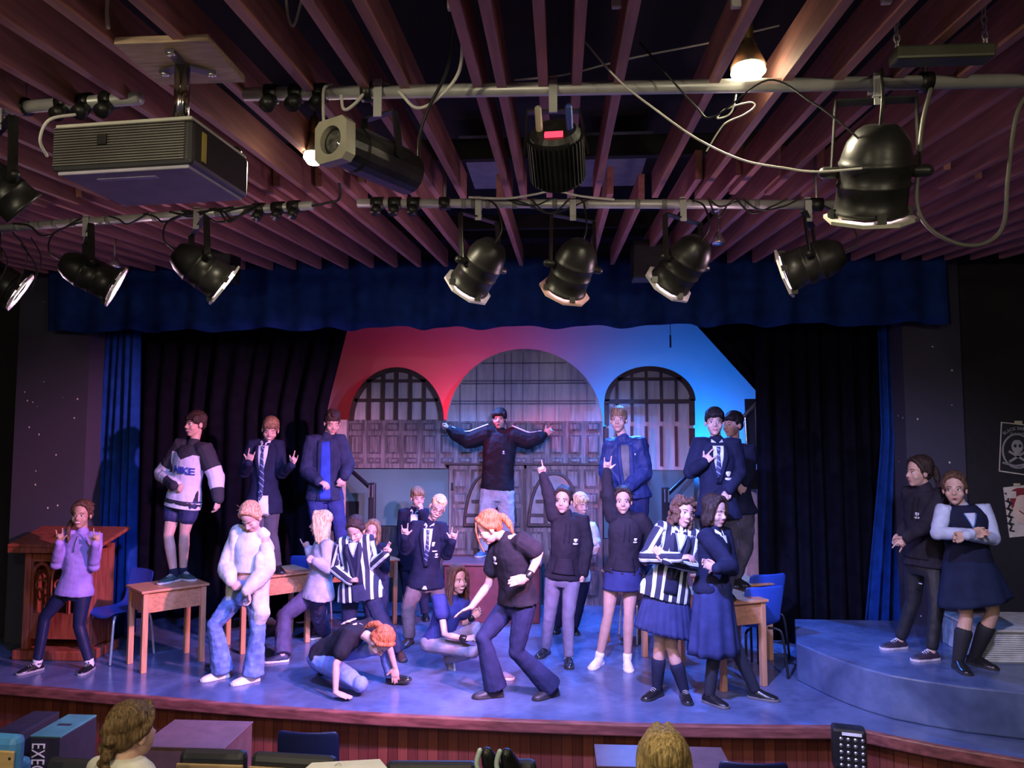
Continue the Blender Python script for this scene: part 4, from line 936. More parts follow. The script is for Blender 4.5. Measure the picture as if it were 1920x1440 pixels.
# seat backs of the raked rows
M_SEATW = mat('varnished_seat_ply', (0.42, 0.28, 0.13), 0.4, noise=0.15, scale=3, stretch=(1, 10, 10)); M_SEATK = mat('black_seat_vinyl', (0.02, 0.02, 0.024), 0.45)
def seat_back(label, x0, x1, y0, D, mm=None, wood=True, tilt=0.0):
    a_, b2 = P(x0, y0, D), P(x1, y0 + tilt, D); t = thing('theatre_seat', label, 'seat', ((a_.x + b2.x) / 2, D, a_.z - 0.5), 'tip-up theatre seats')
    wv = b2.x - a_.x; z = (a_.z + b2.z) / 2; rot = Matrix.Rotation(math.atan2(b2.z - a_.z, wv), 3, 'Y').inverted()
    cx = (a_.x + b2.x) / 2
    MB().box((cx, D + 0.03, z - 0.25), (wv - 0.012, 0.07, 0.5), rot).obj('padded_back', mm or M_SEATK, t, bevel=0.03)
    if wood:
        MB().box((cx, D - 0.012, z - 0.29), (wv - 0.016, 0.014, 0.48), rot).obj('back_board', M_SEATW, t, bevel=0.004)
        q = MB()
        for s in (-0.44, -0.15, 0.15, 0.44): q.ell((cx + s * wv, D - 0.021, z - 0.078), (0.006, 0.004, 0.006), 8)
        q.obj('screw', M_BLKM, t, smooth=True)
seat_back('theatre seat back with ply rear, left of the pair in front of the brown block', 331, 461, 1408, 3.5, tilt=4)
seat_back('theatre seat back with ply rear, right of the pair, by the sheet of paper', 463, 628, 1413, 3.5, tilt=10)
seat_back('dark theatre seat back at the lower left below the braided head', 74, 182, 1424, 3.3, tilt=6)
seat_back('blue-edged theatre seat back with ply rear at the left picture edge', -60, 32, 1377, 3.0, mat('sky_blue_seat_vinyl', (0.05, 0.20, 0.48), 0.45), tilt=6)
seat_back('blue theatre seat at the left edge behind the blue-edged one', -20, 50, 1424, 3.2, mat('sky_blue_seat_vinyl', (0.05, 0.20, 0.48), 0.45), wood=False)
seat_back('black theatre seat back right of the sheet of paper', 720, 900, 1432, 3.6, wood=False)
seat_back('dark seat back at the bottom, between the shoes and the blonde head', 955, 1010, 1428, 3.7, wood=False)
struct(MB().box((0, 2.9, -0.55), (13, 1.9, 0.1)).obj('floor_seating_tier', M_BLACK))
# sheet of paper held up by someone out of frame, and a pair of striped shoes up on a seat
pts = [P(585, 1430, 3.1), P(712, 1423, 3.15), P(735, 1450, 3.0), P(560, 1450, 3.0)]
q = MB(); q.add(pts + [p_ + V((0, 0.002, -0.003)) for p_ in pts], [(0, 1, 2, 3), (7, 6, 5, 4), (0, 4, 5, 1), (1, 5, 6, 2), (2, 6, 7, 3), (3, 7, 4, 0)])
o = q.obj('paper_sheet', mat('cream_paper', (0.72, 0.68, 0.52), 0.7, noise=0.05)); tag(o, 'cream sheet of paper with pencil marks lying over the seat at the bottom edge', 'paper')
q = MB().tube(curve_pts([P(628, 1435, 3.07), P(636, 1431, 3.08), P(640, 1436, 3.07), P(632, 1439, 3.06)], 4), 0.0015, 4).obj('pencil_mark', M_PGR, o)
for k, (x, y, lb) in enumerate(((915, 1405, 'black trainer with pale green stripes at the bottom edge, left one of a pair'), (952, 1407, 'black trainer with white trim at the bottom edge, right one of a pair'))):
    c = P(x, y + 14, 3.6); t = thing('trainer', lb, 'shoe', c, 'trainers propped on a seat')
    MB().tube([c + V((0.03, 0.1, -0.12)), c + V((0.01, 0.03, -0.04)), c + V((-0.005, 0.0, 0.015))], [0.042, 0.044, 0.03], 12).obj('upper', M_BLKM, t, smooth=True)
    MB().tube(curve_pts([c + V((-0.035, -0.03, 0.04)), c + V((-0.05, -0.03, -0.02)), c + V((-0.03, -0.03, -0.08))], 4), 0.012, 6).obj('stripe', mat('pale_green_rubber', (0.5, 0.62, 0.55), 0.5), t, smooth=True)
# ================================================================ people
def skin_mat(name, c): 
    return mat(name, c, 0.55, noise=0.06, scale=20, bump=0.03)
SKIN = skin_mat('fair_skin', (0.52, 0.31, 0.24)); SKIN2 = skin_mat('warm_skin', (0.46, 0.27, 0.19))
M_EYE = mat('eye_white', (0.75, 0.74, 0.74), 0.3); M_IRIS = mat('dark_iris', (0.03, 0.02, 0.015), 0.2)
M_LIP = mat('lip_skin', (0.50, 0.17, 0.17), 0.45); M_TEETH = mat('teeth', (0.8, 0.78, 0.74), 0.3)
def hair_mat(name, c, c2=None):
    return mat(name, c, 0.55, spec=.25, noise=0.55, scale=12, stretch=(9, 9, 0.9), bump=1.0, bscale=15, col2=c2)
H_DARK = hair_mat('dark_brown_hair', (0.035, 0.02, 0.015)); H_BLACK = hair_mat('near_black_hair', (0.014, 0.010, 0.010))
H_BROWN = hair_mat('brown_hair', (0.10, 0.05, 0.03)); H_LBROWN = hair_mat('light_brown_hair', (0.22, 0.13, 0.07))
H_BLOND = hair_mat('blonde_hair', (0.62, 0.42, 0.22)); H_RED = hair_mat('red_hair', (0.40, 0.11, 0.04)); H_STRAW = hair_mat('strawberry_blonde_hair', (0.55, 0.27, 0.14))
NAVY = cloth('navy_wool', (0.011, 0.013, 0.034)); NAVYT = cloth('navy_trouser_cloth', (0.022, 0.026, 0.06)); BLACKC = cloth('black_cotton', (0.014, 0.013, 0.019))
WHITEC = cloth('white_shirt_cotton', (0.56, 0.56, 0.59)); CREAM = cloth('cream_fleece', (0.52, 0.49, 0.42)); GREYT = cloth('charcoal_trouser_cloth', (0.075, 0.065, 0.08))
NAVYS = cloth('navy_skirt_cloth', (0.028, 0.036, 0.11)); SOCKW = cloth('white_sock', (0.7, 0.68, 0.68)); SOCKN = cloth('navy_sock', (0.015, 0.018, 0.04))
SHOEK = mat('black_shoe_leather', (0.012, 0.012, 0.013), 0.25); SOLEK = mat('black_sole_rubber', (0.02, 0.02, 0.02), 0.6); SOLEW = mat('white_sole_rubber', (0.72, 0.68, 0.66), 0.5)
SHOEW = mat('white_trainer_leather', (0.70, 0.62, 0.60), 0.45); SHOEN = mat('navy_trainer_mesh', (0.02, 0.025, 0.06), 0.6); SHOEG = mat('grey_trainer_mesh', (0.2, 0.17, 0.2), 0.7)
TIE = None
def stripe_mat(name, period, stops, attr='st', rough=0.85):
    m = bpy.data.materials.new(name); nt, N, L, b = nodes_of(m)
    at = N.new('ShaderNodeAttribute'); at.attribute_name = attr
    dv = N.new('ShaderNodeMath'); dv.operation = 'DIVIDE'; dv.inputs[1].default_value = period; L.new(at.outputs['Fac'], dv.inputs[0])
    fr = N.new('ShaderNodeMath'); fr.operation = 'FRACT'; L.new(dv.outputs[0], fr.inputs[0])
    rp = N.new('ShaderNodeValToRGB'); rp.color_ramp.interpolation = 'CONSTANT'
    els = rp.color_ramp.elements
    while len(els) < len(stops): els.new(0.5)
    for e, (p, c) in zip(els, stops): e.position = p; e.color = (*c, 1)
    L.new(fr.outputs[0], rp.inputs[0]); L.new(rp.outputs[0], b.inputs['Base Color']); b.inputs['Roughness'].default_value = rough
    return m
NV = (0.012, 0.016, 0.042)
M_STRIPE = stripe_mat('navy_white_striped_blazer_cloth', 0.068, [(0, NV), (0.42, (0.62, 0.66, 0.68)), (0.60, (0.20, 0.42, 0.45)), (0.66, (0.62, 0.66, 0.68)), (0.80, NV)])
M_TIE = stripe_mat('navy_blue_striped_tie_silk', 0.05, [(0, (0.015, 0.02, 0.07)), (0.55, (0.20, 0.27, 0.55)), (0.72, (0.015, 0.02, 0.07))], rough=0.5)

def two_tone(name, c1, c2):
    m = bpy.data.materials.new(name); nt, N, L, b = nodes_of(m)
    at = N.new('ShaderNodeAttribute'); at.attribute_name = 'st'
    g_ = N.new('ShaderNodeMath'); g_.operation = 'GREATER_THAN'; g_.inputs[1].default_value = 0; L.new(at.outputs['Fac'], g_.inputs[0])
    mx = N.new('ShaderNodeMixRGB'); mx.inputs[1].default_value = (*c1, 1); mx.inputs[2].default_value = (*c2, 1); L.new(g_.outputs[0], mx.inputs[0]); L.new(mx.outputs[0], b.inputs['Base Color'])
    b.inputs['Roughness'].default_value = .85; b.inputs['Specular IOR Level'].default_value = .15; return m
def remesh_obj(name, mb, m, parent, voxel, smooth_it=3, done=None, displace=0.0, dscale=0.09):
    me = mb.mesh(name); o = bpy.data.objects.new(name, me); COL.objects.link(o)
    for k in (m if isinstance(m, (list, tuple)) else [m]): me.materials.append(k)
    bm = bmesh.new(); bm.from_mesh(me); bmesh.ops.recalc_face_normals(bm, faces=bm.faces); bm.to_mesh(me); bm.free()
    r = o.modifiers.new('remesh', 'REMESH'); r.mode = 'VOXEL'; r.voxel_size = voxel; r.use_smooth_shade = True
    if smooth_it:
        s = o.modifiers.new('smooth', 'SMOOTH'); s.factor = 0.5; s.iterations = smooth_it
    if displace:
        tx = bpy.data.textures.get('folds%g' % dscale)
        if not tx:
            tx = bpy.data.textures.new('folds%g' % dscale, 'CLOUDS'); tx.noise_scale = dscale; tx.noise_depth = 2
        d = o.modifiers.new('folds', 'DISPLACE'); d.texture = tx; d.strength = displace; d.mid_level = 0.5; d.texture_coords = 'GLOBAL'
        s = o.modifiers.new('smooth2', 'SMOOTH'); s.factor = 0.5; s.iterations = 1
    if parent is not None: put(o, parent)
    PENDING.append((o, done)); return o
def seg_par(p, a, b):
    d = b - a; t = max(0, min(1, (p - a).dot(d) / max(1e-9, d.length_squared))); return t, (p - a - d * t).length
RINGS = [(-0.22, .092, .080, 0), (-.10, .142, .104, -.006), (.08, .136, .100, -.006), (.30, .114, .084, 0), (.55, .122, .090, .006), (.78, .138, .092, .006), (.93, .132, .078, 0), (1.02, .094, .062, -.004), (1.09, .052, .050, 0)]
def ring_at(t):
    if t <= RINGS[0][0]: return RINGS[0][1:]
    for (t0, *a), (t1, *b_) in zip(RINGS, RINGS[1:]):
        if t0 <= t <= t1:
            k = (t - t0) / (t1 - t0); return [x + (y - x) * k for x, y in zip(a, b_)]
    return RINGS[-1][1:]
class Fig: pass
def person(label, H, feet, hip, sh, head, armL, armR, yaw=0, z=0.0, D=None, hipd=0.0, shd=0.0, knees=(None, None), hyaw=None, hpitch=0, hroll=0, hd=0.0,
           hands=('relax', 'relax'), palms=(None, None), sides=('r', 'l'), skin=SKIN, g=1.0, eyes='open', mouth='smile', gaze=0.0, hscale=1.0, brw=.0028, brow=M_IRIS, swk=1.0, foot_up=None, bare=False):
    f = Fig(); f.H = H; s = f.s = H / 1.6; f.g = g; f.label = label
    fl = 0.15 * H; f.fl = fl; f.feet = []
    # feet first: they stand on the deck, a desk, the box or the step
    for q in feet:
        if q[0] == 'free':
            f.feet.append(None); continue
        toe = F(q[0], q[1], z); a = R(q[2]); d = V((math.sin(a), -math.cos(a), 0)); heel = toe - d * fl
        f.feet.append((heel + d * fl * 0.24 + V((0, 0, 0.062 * s)), heel, toe, V((0, 0, 1))))
    if D is None: D = sum(k[0].y for k in f.feet if k) / max(1, len([1 for k in f.feet if k]))
    f.D = D
    for i, q in enumerate(feet):
        if q[0] == 'free':
            an, toe = P(q[1][0], q[1][1], D + q[1][2]), P(q[2][0], q[2][1], D + q[2][2]); d = (toe - an).normalized()
            upv = V(q[3]); upv = (upv - d * upv.dot(d)).normalized(); sole = toe
            heel = toe - d * fl; heel = an - d * fl * 0.24 - upv * 0.062 * s
            f.feet[i] = (an, heel, heel + d * fl, upv)
    Pc, Sc = P(*hip, D + hipd), P(*sh, D + hipd + shd); f.Pc, f.Sc = Pc, Sc
    up = f.up = (Sc - Pc).normalized(); T = f.T = (Sc - Pc).length
    lat = V((math.cos(R(yaw)), math.sin(R(yaw)), 0)); lat = f.lat = (lat - up * lat.dot(up)).normalized(); fw = f.fw = lat.cross(up)
    f.root = thing('person', label, 'person', V((Pc.x, Pc.y, min(k[1].z for k in f.feet))), 'pupils on the stage')
    sw = 0.130 * s * g ** 0.5 * swk; hw = 0.085 * s
    f.S = [Sc - lat * sw, Sc + lat * sw]; f.hipj = [Pc - lat * hw - up * 0.03, Pc + lat * hw - up * 0.03]
    f.arms = []
    for i, arm in enumerate((armL, armR)):
        pts = [f.S[i]]
        for (x, y, sg), Ln in zip(arm, (0.172 * H, 0.155 * H, 0.1 * H)):
            y0 = pts[-1].y; q = P(x, y, y0); dd = (q - pts[-1]).length
            if abs(sg) in (0, 1): dy = sg * math.sqrt(max(0, Ln * Ln - dd * dd)) if sg else 0
            else: dy = sg
            pts.append(P(x, y, y0 + dy))
        f.arms.append(pts)
    f.legs = []
    for i in (0, 1):
        h, a = f.hipj[i], f.feet[i][0]; k = knees[i]
        if k is None: kn = h.lerp(a, 0.5) + fw * 0.03
        else: kn = P(k[0], k[1], (h.y + a.y) / 2 + (k[2] if len(k) > 2 else -0.03))
        f.legs.append([h, kn, a])
    # head frame
    hy = R(yaw if hyaw is None else hyaw); hp = R(hpitch)
    fo = V((math.sin(hy) * math.cos(hp), -math.cos(hy) * math.cos(hp), math.sin(hp)))
    hl = V((math.cos(hy), math.sin(hy), 0)); hu = hl.cross(fo) * -1
    if hu.z < 0: hu = -hu
    M_ = Matrix.Rotation(R(hroll), 3, fo); hl, hu = M_ @ hl, M_ @ hu
    hk = f.hk = s ** 0.4 * hscale * 1.06
    f.hc = P(*head, D + hipd + shd + hd)
    HM = f.HM = lambda x, y, z_: f.hc + (hl * x + fo * y + hu * z_) * hk
    f.hR = Matrix((hl, fo, hu)).transposed()
    def hell(mb, c, r, seg=14): mb.ell(HM(*c), [q * hk for q in r], seg, f.hR)
    f.hell = hell
    # ---- body: one continuous skin
    b = MB()
    rings = []
    for t, rx, ry, off in RINGS[1:]:
        rx, ry = (rx * .88, ry * .88) if t < .95 else (rx * .72, ry * .8)
        cc = Pc + up * T * t + fw * off * s
        rings.append([cc + lat * math.cos(u) * rx * s * g + fw * math.sin(u) * ry * s * g for u in [2 * math.pi * k / 18 for k in range(18)]])
    b.loft(rings)
    nb = HM(0, -0.02, -0.05)
    b.tube([Sc - up * 0.03, Sc.lerp(nb, 0.5), nb], [0.042 * s, 0.046 * s, 0.046 * s], 12)
    for i in (0, 1):
        S_, E, W_, Tp = f.arms[i]
        b.tube([S_, S_.lerp(E, 0.35), E, E.lerp(W_, 0.3), W_], [q * s * g ** 0.5 for q in (.041, .038, .032, .033, .0235)], 10)
        h, kn, a = f.legs[i]
        b.tube([h, h.lerp(kn, 0.45), kn, kn.lerp(a, 0.3), a], [q * s * g ** 0.5 * (1 if bare or q < .033 else .76) for q in (.077, .068, .047, .050, .032)], 12)
        b.tube([f.feet[i][0], f.feet[i][0].lerp(f.feet[i][2], 0.6) - f.feet[i][3] * 0.02], [0.033 * s, 0.024 * s], 8)
    # head
    hell(b, (0, -.014, .042), (.073, .090, .080), 20); hell(b, (0, .022, -.030), (.057, .064, .078), 18)
    hell(b, (0, .052, -.088), (.026, .022, .020)); hell(b, (0, .068, .020), (.046, .011, .010))
    for q in (-1, 1):
        hell(b, (q * .036, .045, -.03), (.026, .032, .03)); hell(b, (q * .074, -.008, -.008), (.010, .020, .030), 10); hell(b, (q * .010, .084, -.030), (.009, .010, .008), 8)
    b.tube([HM(0, .072, .010), HM(0, .094, -.024)], [.008 * hk, .012 * hk], 8)
    for i in (0, 1): hand(f, b, i, hands[i], palms[i], sides[i])
    def face(o, me):
        parts = []
        def add(mb, idx): parts.append((mb, idx))
        ew, ei, li, te, br = MB(), MB(), MB(), MB(), MB()
        for q in (-1, 1):
            if eyes == 'open':
                hell(ew, (q * .030, .0665, .001), (.0145, .0105, .0072), 10); hell(ei, (q * .030 + gaze, .0745, .001), (.0062, .0040, .0066), 8)
                br.tube([HM(q * .016, .0735, .007), HM(q * .030, .0765, .0095), HM(q * .044, .068, .006)], [.0016 * hk] * 3, 5)
            else:
                br.tube([HM(q * .017, .072, -.003), HM(q * .030, .0755, -.0065), HM(q * .044, .067, -.003)], [.0024 * hk] * 3, 5)
            br.tube([HM(q * .014, .0785, .0225), HM(q * .030, .0775, .0275), HM(q * .046, .062, .023)], [brw * hk, brw * hk, .0018 * hk], 6)
        if mouth == 'smile':
            hell(li, (0, .076, -.058), (.027, .0105, .0115), 12); hell(te, (0, .0805, -.0565), (.0215, .0085, .0055), 10)
        elif mouth == 'open':
            hell(li, (0, .077, -.060), (.020, .0095, .014), 12); hell(ei, (0, .081, -.061), (.013, .007, .008), 10)
        else:
            hell(li, (0, .077, -.0555), (.021, .0085, .0045), 10); hell(li, (0, .0765, -.0625), (.019, .009, .0055), 10)
        bm = bmesh.new(); bm.from_mesh(me)
        for mb, idx in ((ew, 1), (ei, 2), (li, 3), (te, 4), (br, 5)):
            if not mb.v: continue
            vs = [bm.verts.new(v) for v in mb.v]
            for q in mb.f:
                try: fc = bm.faces.new([vs[i] for i in q]); fc.material_index = idx; fc.smooth = True
                except ValueError: pass
        bmesh.ops.recalc_face_normals(bm, faces=[q for q in bm.faces if q.material_index]); bm.to_mesh(me); bm.free()
    f.body = remesh_obj('body', b, [skin, M_EYE, M_IRIS, M_LIP, M_TEETH, brow], f.root, 0.0062, 2, face)
    return f
def hand(f, b, i, pose, palm, side):
    k = f.H * 0.1 / 0.165 * 1.02
    S_, E, W_, Tp = f.arms[i]; d = (Tp - W_).normalized()
    n = V(palm) if palm is not None else V((0, -1, 0.0)); n = n - d * n.dot(d)
    if n.length < 0.05: n = V((0.3, 0, -1)); n = n - d * n.dot(d)
    n.normalize(); sd = d.cross(n) * (1 if side == 'r' else -1)   # sd points to the thumb
    W2 = W_
    rings = []
    for t, w_, th in ((-0.012, .024, .019), (.012, .028, .017), (.045, .038, .016), (.075, .040, .0145), (.088, .036, .011)):
        cc = W2 + d * t * k
        rings.append([cc + sd * math.cos(u) * w_ * k + n * math.sin(u) * th * k for u in [2 * math.pi * q / 12 for q in range(12)]])
    b.loft(rings)
    ext = {'relax': (.35, .4, .45, .5), 'fist': (1.0, 1.0, 1.0, 1.0), 'rock': (.05, 1.0, 1.0, .08), 'open': (.1, .08, .1, .15), 'point': (.05, 1.0, 1.0, 1.0), 'flat': (0, 0, 0, 0), 'claw': (.3, .6, .65, .3), 'two': (.1, .15, .9, .9), 'hold': (.75, .75, .78, .8)}[pose]
    spread = {'rock': 1.25, 'open': 1.3, 'flat': 1.15, 'claw': 1.15}.get(pose, 0.9)
    for j, (off, ln, r) in enumerate(((.029, .066, .0086), (.0095, .074, .0088), (-.0095, .069, .0086), (-.028, .054, .0078))):
        c = ext[j]; base = W2 + (d * (.082 if j < 3 else .076) + sd * off) * k
        dirn = (d + sd * off * 6 * (spread - 0.85)).normalized(); pts = [base - dirn * .018 * k, base]; ang = 0.0
        for fr, be in ((.45, 85), (.31, 95), (.24, 60)):
            ang += R(be) * c
            pts.append(pts[-1] + (dirn * math.cos(ang) + n * math.sin(ang)) * ln * fr * k)
        b.tube(pts, [r * k, r * k, r * k * .97, r * k * .92, r * k * .84], 8)
    tb = W2 + (d * .022 + sd * .026) * k
    if pose in ('fist', 'point', 'hold', 'two'): p2 = tb + (d * .038 + sd * .012 + n * .022) * k; p3 = p2 + (d * .02 - sd * .022 + n * .012) * k
    elif pose in ('rock', 'open', 'claw'): p2 = tb + (d * .030 + sd * .026 + n * .004) * k; p3 = p2 + (d * .020 + sd * .022) * k
    else: p2 = tb + (d * .036 + sd * .014 + n * .012) * k; p3 = p2 + (d * .026 + sd * .002 + n * .008) * k
    b.tube([tb - (sd * .012) * k, tb.lerp(p2, .5), p2, p3], [.013 * k, .012 * k, .0102 * k, .0084 * k], 8)

# ---------------------------------------------------------------- clothes
def arm_q(f, v):
    best = None
    for i in (0, 1):
        S_, E, W_, _ = f.arms[i]
        t0, d0 = seg_par(v, S_, E); t1, d1 = seg_par(v, E, W_)
        q, d = (t0, d0) if d0 <= d1 else (1 + t1, d1)
        if best is None or d < best[2]: best = (i, q, d)
    return best
def loc(f, v):
    r = v - f.Pc; return r.dot(f.lat), r.dot(f.up) / f.T, r.dot(f.fw)
def is_sleeve(f, v):
    i, q, d = arm_q(f, v); u, t, w_ = loc(f, v)
    rx, ry, off = ring_at(max(-.1, t)); k = f.infl + .026 + max(0, .25 - t) * f.flare
    e = (u / (rx * f.s * f.g + k)) ** 2 + ((w_ - off) / (ry * f.s * f.g + k)) ** 2
    return q > .1 and (e > 1 or t > .97) and d < .05 * f.s + f.infl * 1.1, i, q
def torso_mesh(f, hem, infl, flare=0.0, top=1.02, belly=0.0, shape=1.0):
    mb = MB(); rings = []; s, g = f.s, f.g
    ts = [hem + (top - hem) * k / 12 for k in range(13)]
    for t in ts:
        rx, ry, off = ring_at(t); 
        if t < 0.0 and hem < 0: rx, ry = max(rx, .152), max(ry, .106)
        if shape < 1: rx = rx + (0.155 - rx) * (1 - shape); 
        k = max(0.0, (0.25 - t)) * flare; add = infl * (1.0 if t < .9 else 0.8)
        cc = f.Pc + f.up * f.T * t + f.fw * off * s
        rings.append([cc + f.lat * math.cos(u) * (rx * s * g + add + k) + f.fw * math.sin(u) * (ry * s * g + add + k * .8 + (belly if math.sin(u) > 0 else 0) * max(0, 1 - abs(t - .35) * 2)) for u in [2 * math.pi * q / 24 for q in range(24)]])
    mb.loft(rings); return mb
def top(f, name, m, hem=-0.15, infl=0.022, sleeve=2.0, cuff=0.0, flare=0.02, displace=0.016, classify=None, stripes=False, bulk=0.0, collar=.6, voxel=.0088, sleeves=(0, 1), shape=1.0, blouse=0.0):
    """sleeve 0..1 reaches down the upper arm, 1..2 down the forearm"""
    mb = torso_mesh(f, hem, infl, flare, shape=shape); s = f.s; f.infl, f.flare = infl + bulk * .5, flare
    f.tbvh = BVHTree.FromPolygons(mb.v, mb.f)
    if collar:
        nb = f.HM(0, -0.02, -0.06); mb.tube([f.Sc - f.up * 0.02, f.Sc.lerp(nb, collar * .42)], [.066 * s * f.g ** .5 + infl * .3, .052 * s + infl * .3], 12)
    for i in sleeves:
        S_, E, W_, _ = f.arms[i]; inf = infl + bulk
        pts, rad = [S_ - f.lat * (0.03 if i else -0.03) - f.up * .010], [.041 * s + infl]
        def P_(q): return S_.lerp(E, q) if q <= 1 else E.lerp(W_, q - 1)
        def R_(q): return (.044 - .010 * q) * s + inf if q <= 1 else (.035 - .010 * (q - 1)) * s + inf * (1 - .35 * (q - 1)) + blouse * math.sin(min(1, (q - 1) * 1.2) * 3.14)
        q = 0.0
        while q < sleeve - 1e-3: pts.append(P_(q)); rad.append(R_(q)); q += 0.25
        pts.append(P_(sleeve)); rad.append(R_(sleeve) - cuff)
        mb.tube(pts, rad, 12)
        if sleeve > 1.05: mb.ell(E, [.037 * s + inf * .95] * 3, 10)
    def done(o, me):
        if classify:
            at = me.attributes.new('st', 'FLOAT', 'POINT'); at.data.foreach_set('value', [classify(f, v.co) for v in me.vertices])
        if stripes:
            at = me.attributes.new('st', 'FLOAT', 'POINT'); vals = []
            for v in me.vertices:
                sl, i, q = is_sleeve(f, v.co)
                if sl:
                    a, b_ = (f.arms[i][0], f.arms[i][1]) if q < 1 else (f.arms[i][1], f.arms[i][2])
                    ax = (b_ - a).normalized(); pr = ax.cross(V((0, -1, 0)))
                    if pr.length < .2: pr = ax.cross(V((0, 0, 1)))
                    vals.append((v.co - a).dot(pr.normalized()) + 0.5)
                else: vals.append((v.co - f.Pc).dot(f.lat) + 0.513)
            at.data.foreach_set('value', vals)
    o = remesh_obj(name, mb, m, f.root, voxel, 4, done, displace); f.top = o; return o
def legs_garment(f, name, m, to=2.0, infl=0.018, flare=0.0, displace=0.012, waist=0.22, tight=False):
    mb = MB(); s = f.s; rings = []
    for t in (-.2, -.1, 0.02, waist):
        rx, ry, off = ring_at(t); cc = f.Pc + f.up * f.T * t + f.fw * off * s
        rings.append([cc + f.lat * math.cos(u) * (rx * s * f.g + infl * .8) + f.fw * math.sin(u) * (ry * s * f.g + infl * .8) for u in [2 * math.pi * q / 20 for q in range(20)]])
    mb.loft(rings)
    for i in (0, 1):
        h, kn, a = f.legs[i]; pts, rad = [], []; q = 0.0
        while True:
            q = min(q, to); p = h.lerp(kn, q) if q <= 1 else kn.lerp(a, q - 1)
            r = (.077 - .029 * q) if q <= 1 else (.050 - (.015 * (q - 1)))
            pts.append(p); rad.append(r * s * f.g ** .5 + infl + (flare * max(0, q - 1.15) if q > 1 else 0))
            if q >= to: break
            q += 0.2
        mb.tube(pts, rad, 12)
        if to > 1.1: mb.ell(kn, [.049 * s * f.g ** .5 + infl] * 3, 12)
    return remesh_obj(name, mb, m, f.root, 0.009, 3, None, displace, 0.06)
def skirt(f, name, m, length, rx0=.140, ry0=.105, rx1=.23, ry1=.17, pleats=0, amp=0.012, shift=(0, 0), top_t=0.1, hem_tilt=0.0):
    s = f.s; mb = MB(); vs = []; fs = []; n = 96; nr = 12
    d = V((0, 0, -1)) if f.up.z > 0.6 else -f.up
    a = f.Pc + f.up * f.T * top_t; c1 = f.Pc + d * length + V((shift[0], shift[1], 0))
    lat = V((f.lat.x, f.lat.y, 0)).normalized(); fw = V((f.fw.x, f.fw.y, 0)).normalized()
    for j in range(nr + 1):
        t = j / nr; cc = a.lerp(c1, t); rx = rx0 * s * f.g + .02 + (rx1 - rx0 - .02) * t ** .8; ry = ry0 * s * f.g + .02 + (ry1 - ry0 - .02) * t ** .8
        for k in range(n):
            u = 2 * math.pi * k / n
            w_ = 1 + (amp * t * (math.sin(u * pleats) if pleats < 14 else ((u * pleats / 6.2832) % 1 - .5) * 1.6) / rx if pleats else 0)
            vs.append(cc + lat * math.cos(u) * rx * w_ + fw * math.sin(u) * ry * w_ + V((0, 0, hem_tilt * t * math.cos(u))))
    for j in range(nr):
        for k in range(n): fs.append((j * n + k, j * n + (k + 1) % n, (j + 1) * n + (k + 1) % n, (j + 1) * n + k))
    mb.add(vs, fs); o = mb.obj(name, m, f.root, smooth=True); sd = o.modifiers.new('t', 'SOLIDIFY'); sd.thickness = 0.006; return o
def shoe(f, i, m, sole, sock=None, sock_to=0.12, laces=None, w=1.0, extra=None):
    an, heel, toe, up = f.feet[i]; d = (toe - heel).normalized(); L_ = f.fl / .24; sd = d.cross(up)
    rings = []
    for t, hw, h in ((0, .024, .05), (.04, .033, .066), (.16, .037, .078), (.32, .038, .082), (.48, .042, .066), (.66, .046, .050), (.84, .043, .040), (.95, .031, .032), (1.0, .012, .022)):
        cc = heel + d * t * .24 * L_ + up * .004
        prof = [(-1, 0), (-.5, -.0), (.5, 0), (1, 0), (1.02, .35), (.86, .72), (.45, .97), (0, 1.0), (-.45, .97), (-.86, .72), (-1.02, .35)]
        rings.append([cc + sd * x * hw * w * L_ + up * y * h * L_ for x, y in prof])
    o = MB().loft(rings).obj('shoe', m, f.root, smooth=True); sb = o.modifiers.new('s', 'SUBSURF'); sb.levels = 1; sb.render_levels = 1
    rings = []
    for t, hw in ((-.02, .02), (.02, .034), (.16, .040), (.4, .040), (.66, .049), (.86, .046), (.97, .031), (1.02, .012)):
        cc = heel + d * t * .24 * L_
        rings.append([cc + sd * x * hw * w * L_ + up * y for x, y in ((-1, 0), (1, 0), (1.0, .02), (-1.0, .02))])
    MB().loft(rings).obj('sole', sole, o, bevel=.004)
    if laces:
        q = MB()
        for t in (.36, .43, .50, .57): 
            hh = {.36: .082, .43: .075, .50: .067, .57: .060}[t]
            c = heel + d * t * .24 * L_ + up * hh * L_; q.tube([c - sd * .022 * L_ - up * .006, c + up * .003, c + sd * .022 * L_ - up * .006], .003, 5)
        q.obj('laces', laces, o)
    if sock:
        kn = f.legs[i][1]; e = an.lerp(kn, sock_to)
        n = max(2, int(sock_to * 8)); pts = [an.lerp(kn, sock_to * k / n) for k in range(n + 1)]
        rr = lambda q: (.034 + (.056 - .034) * min(1, q / .62)) * f.s * f.g ** .5 + .006
        MB().tube([an - up * .03] + pts, [.036 * f.s] + [rr(sock_to * k / n) for k in range(n + 1)], 14).obj('sock', sock, f.root, smooth=True)
    return o
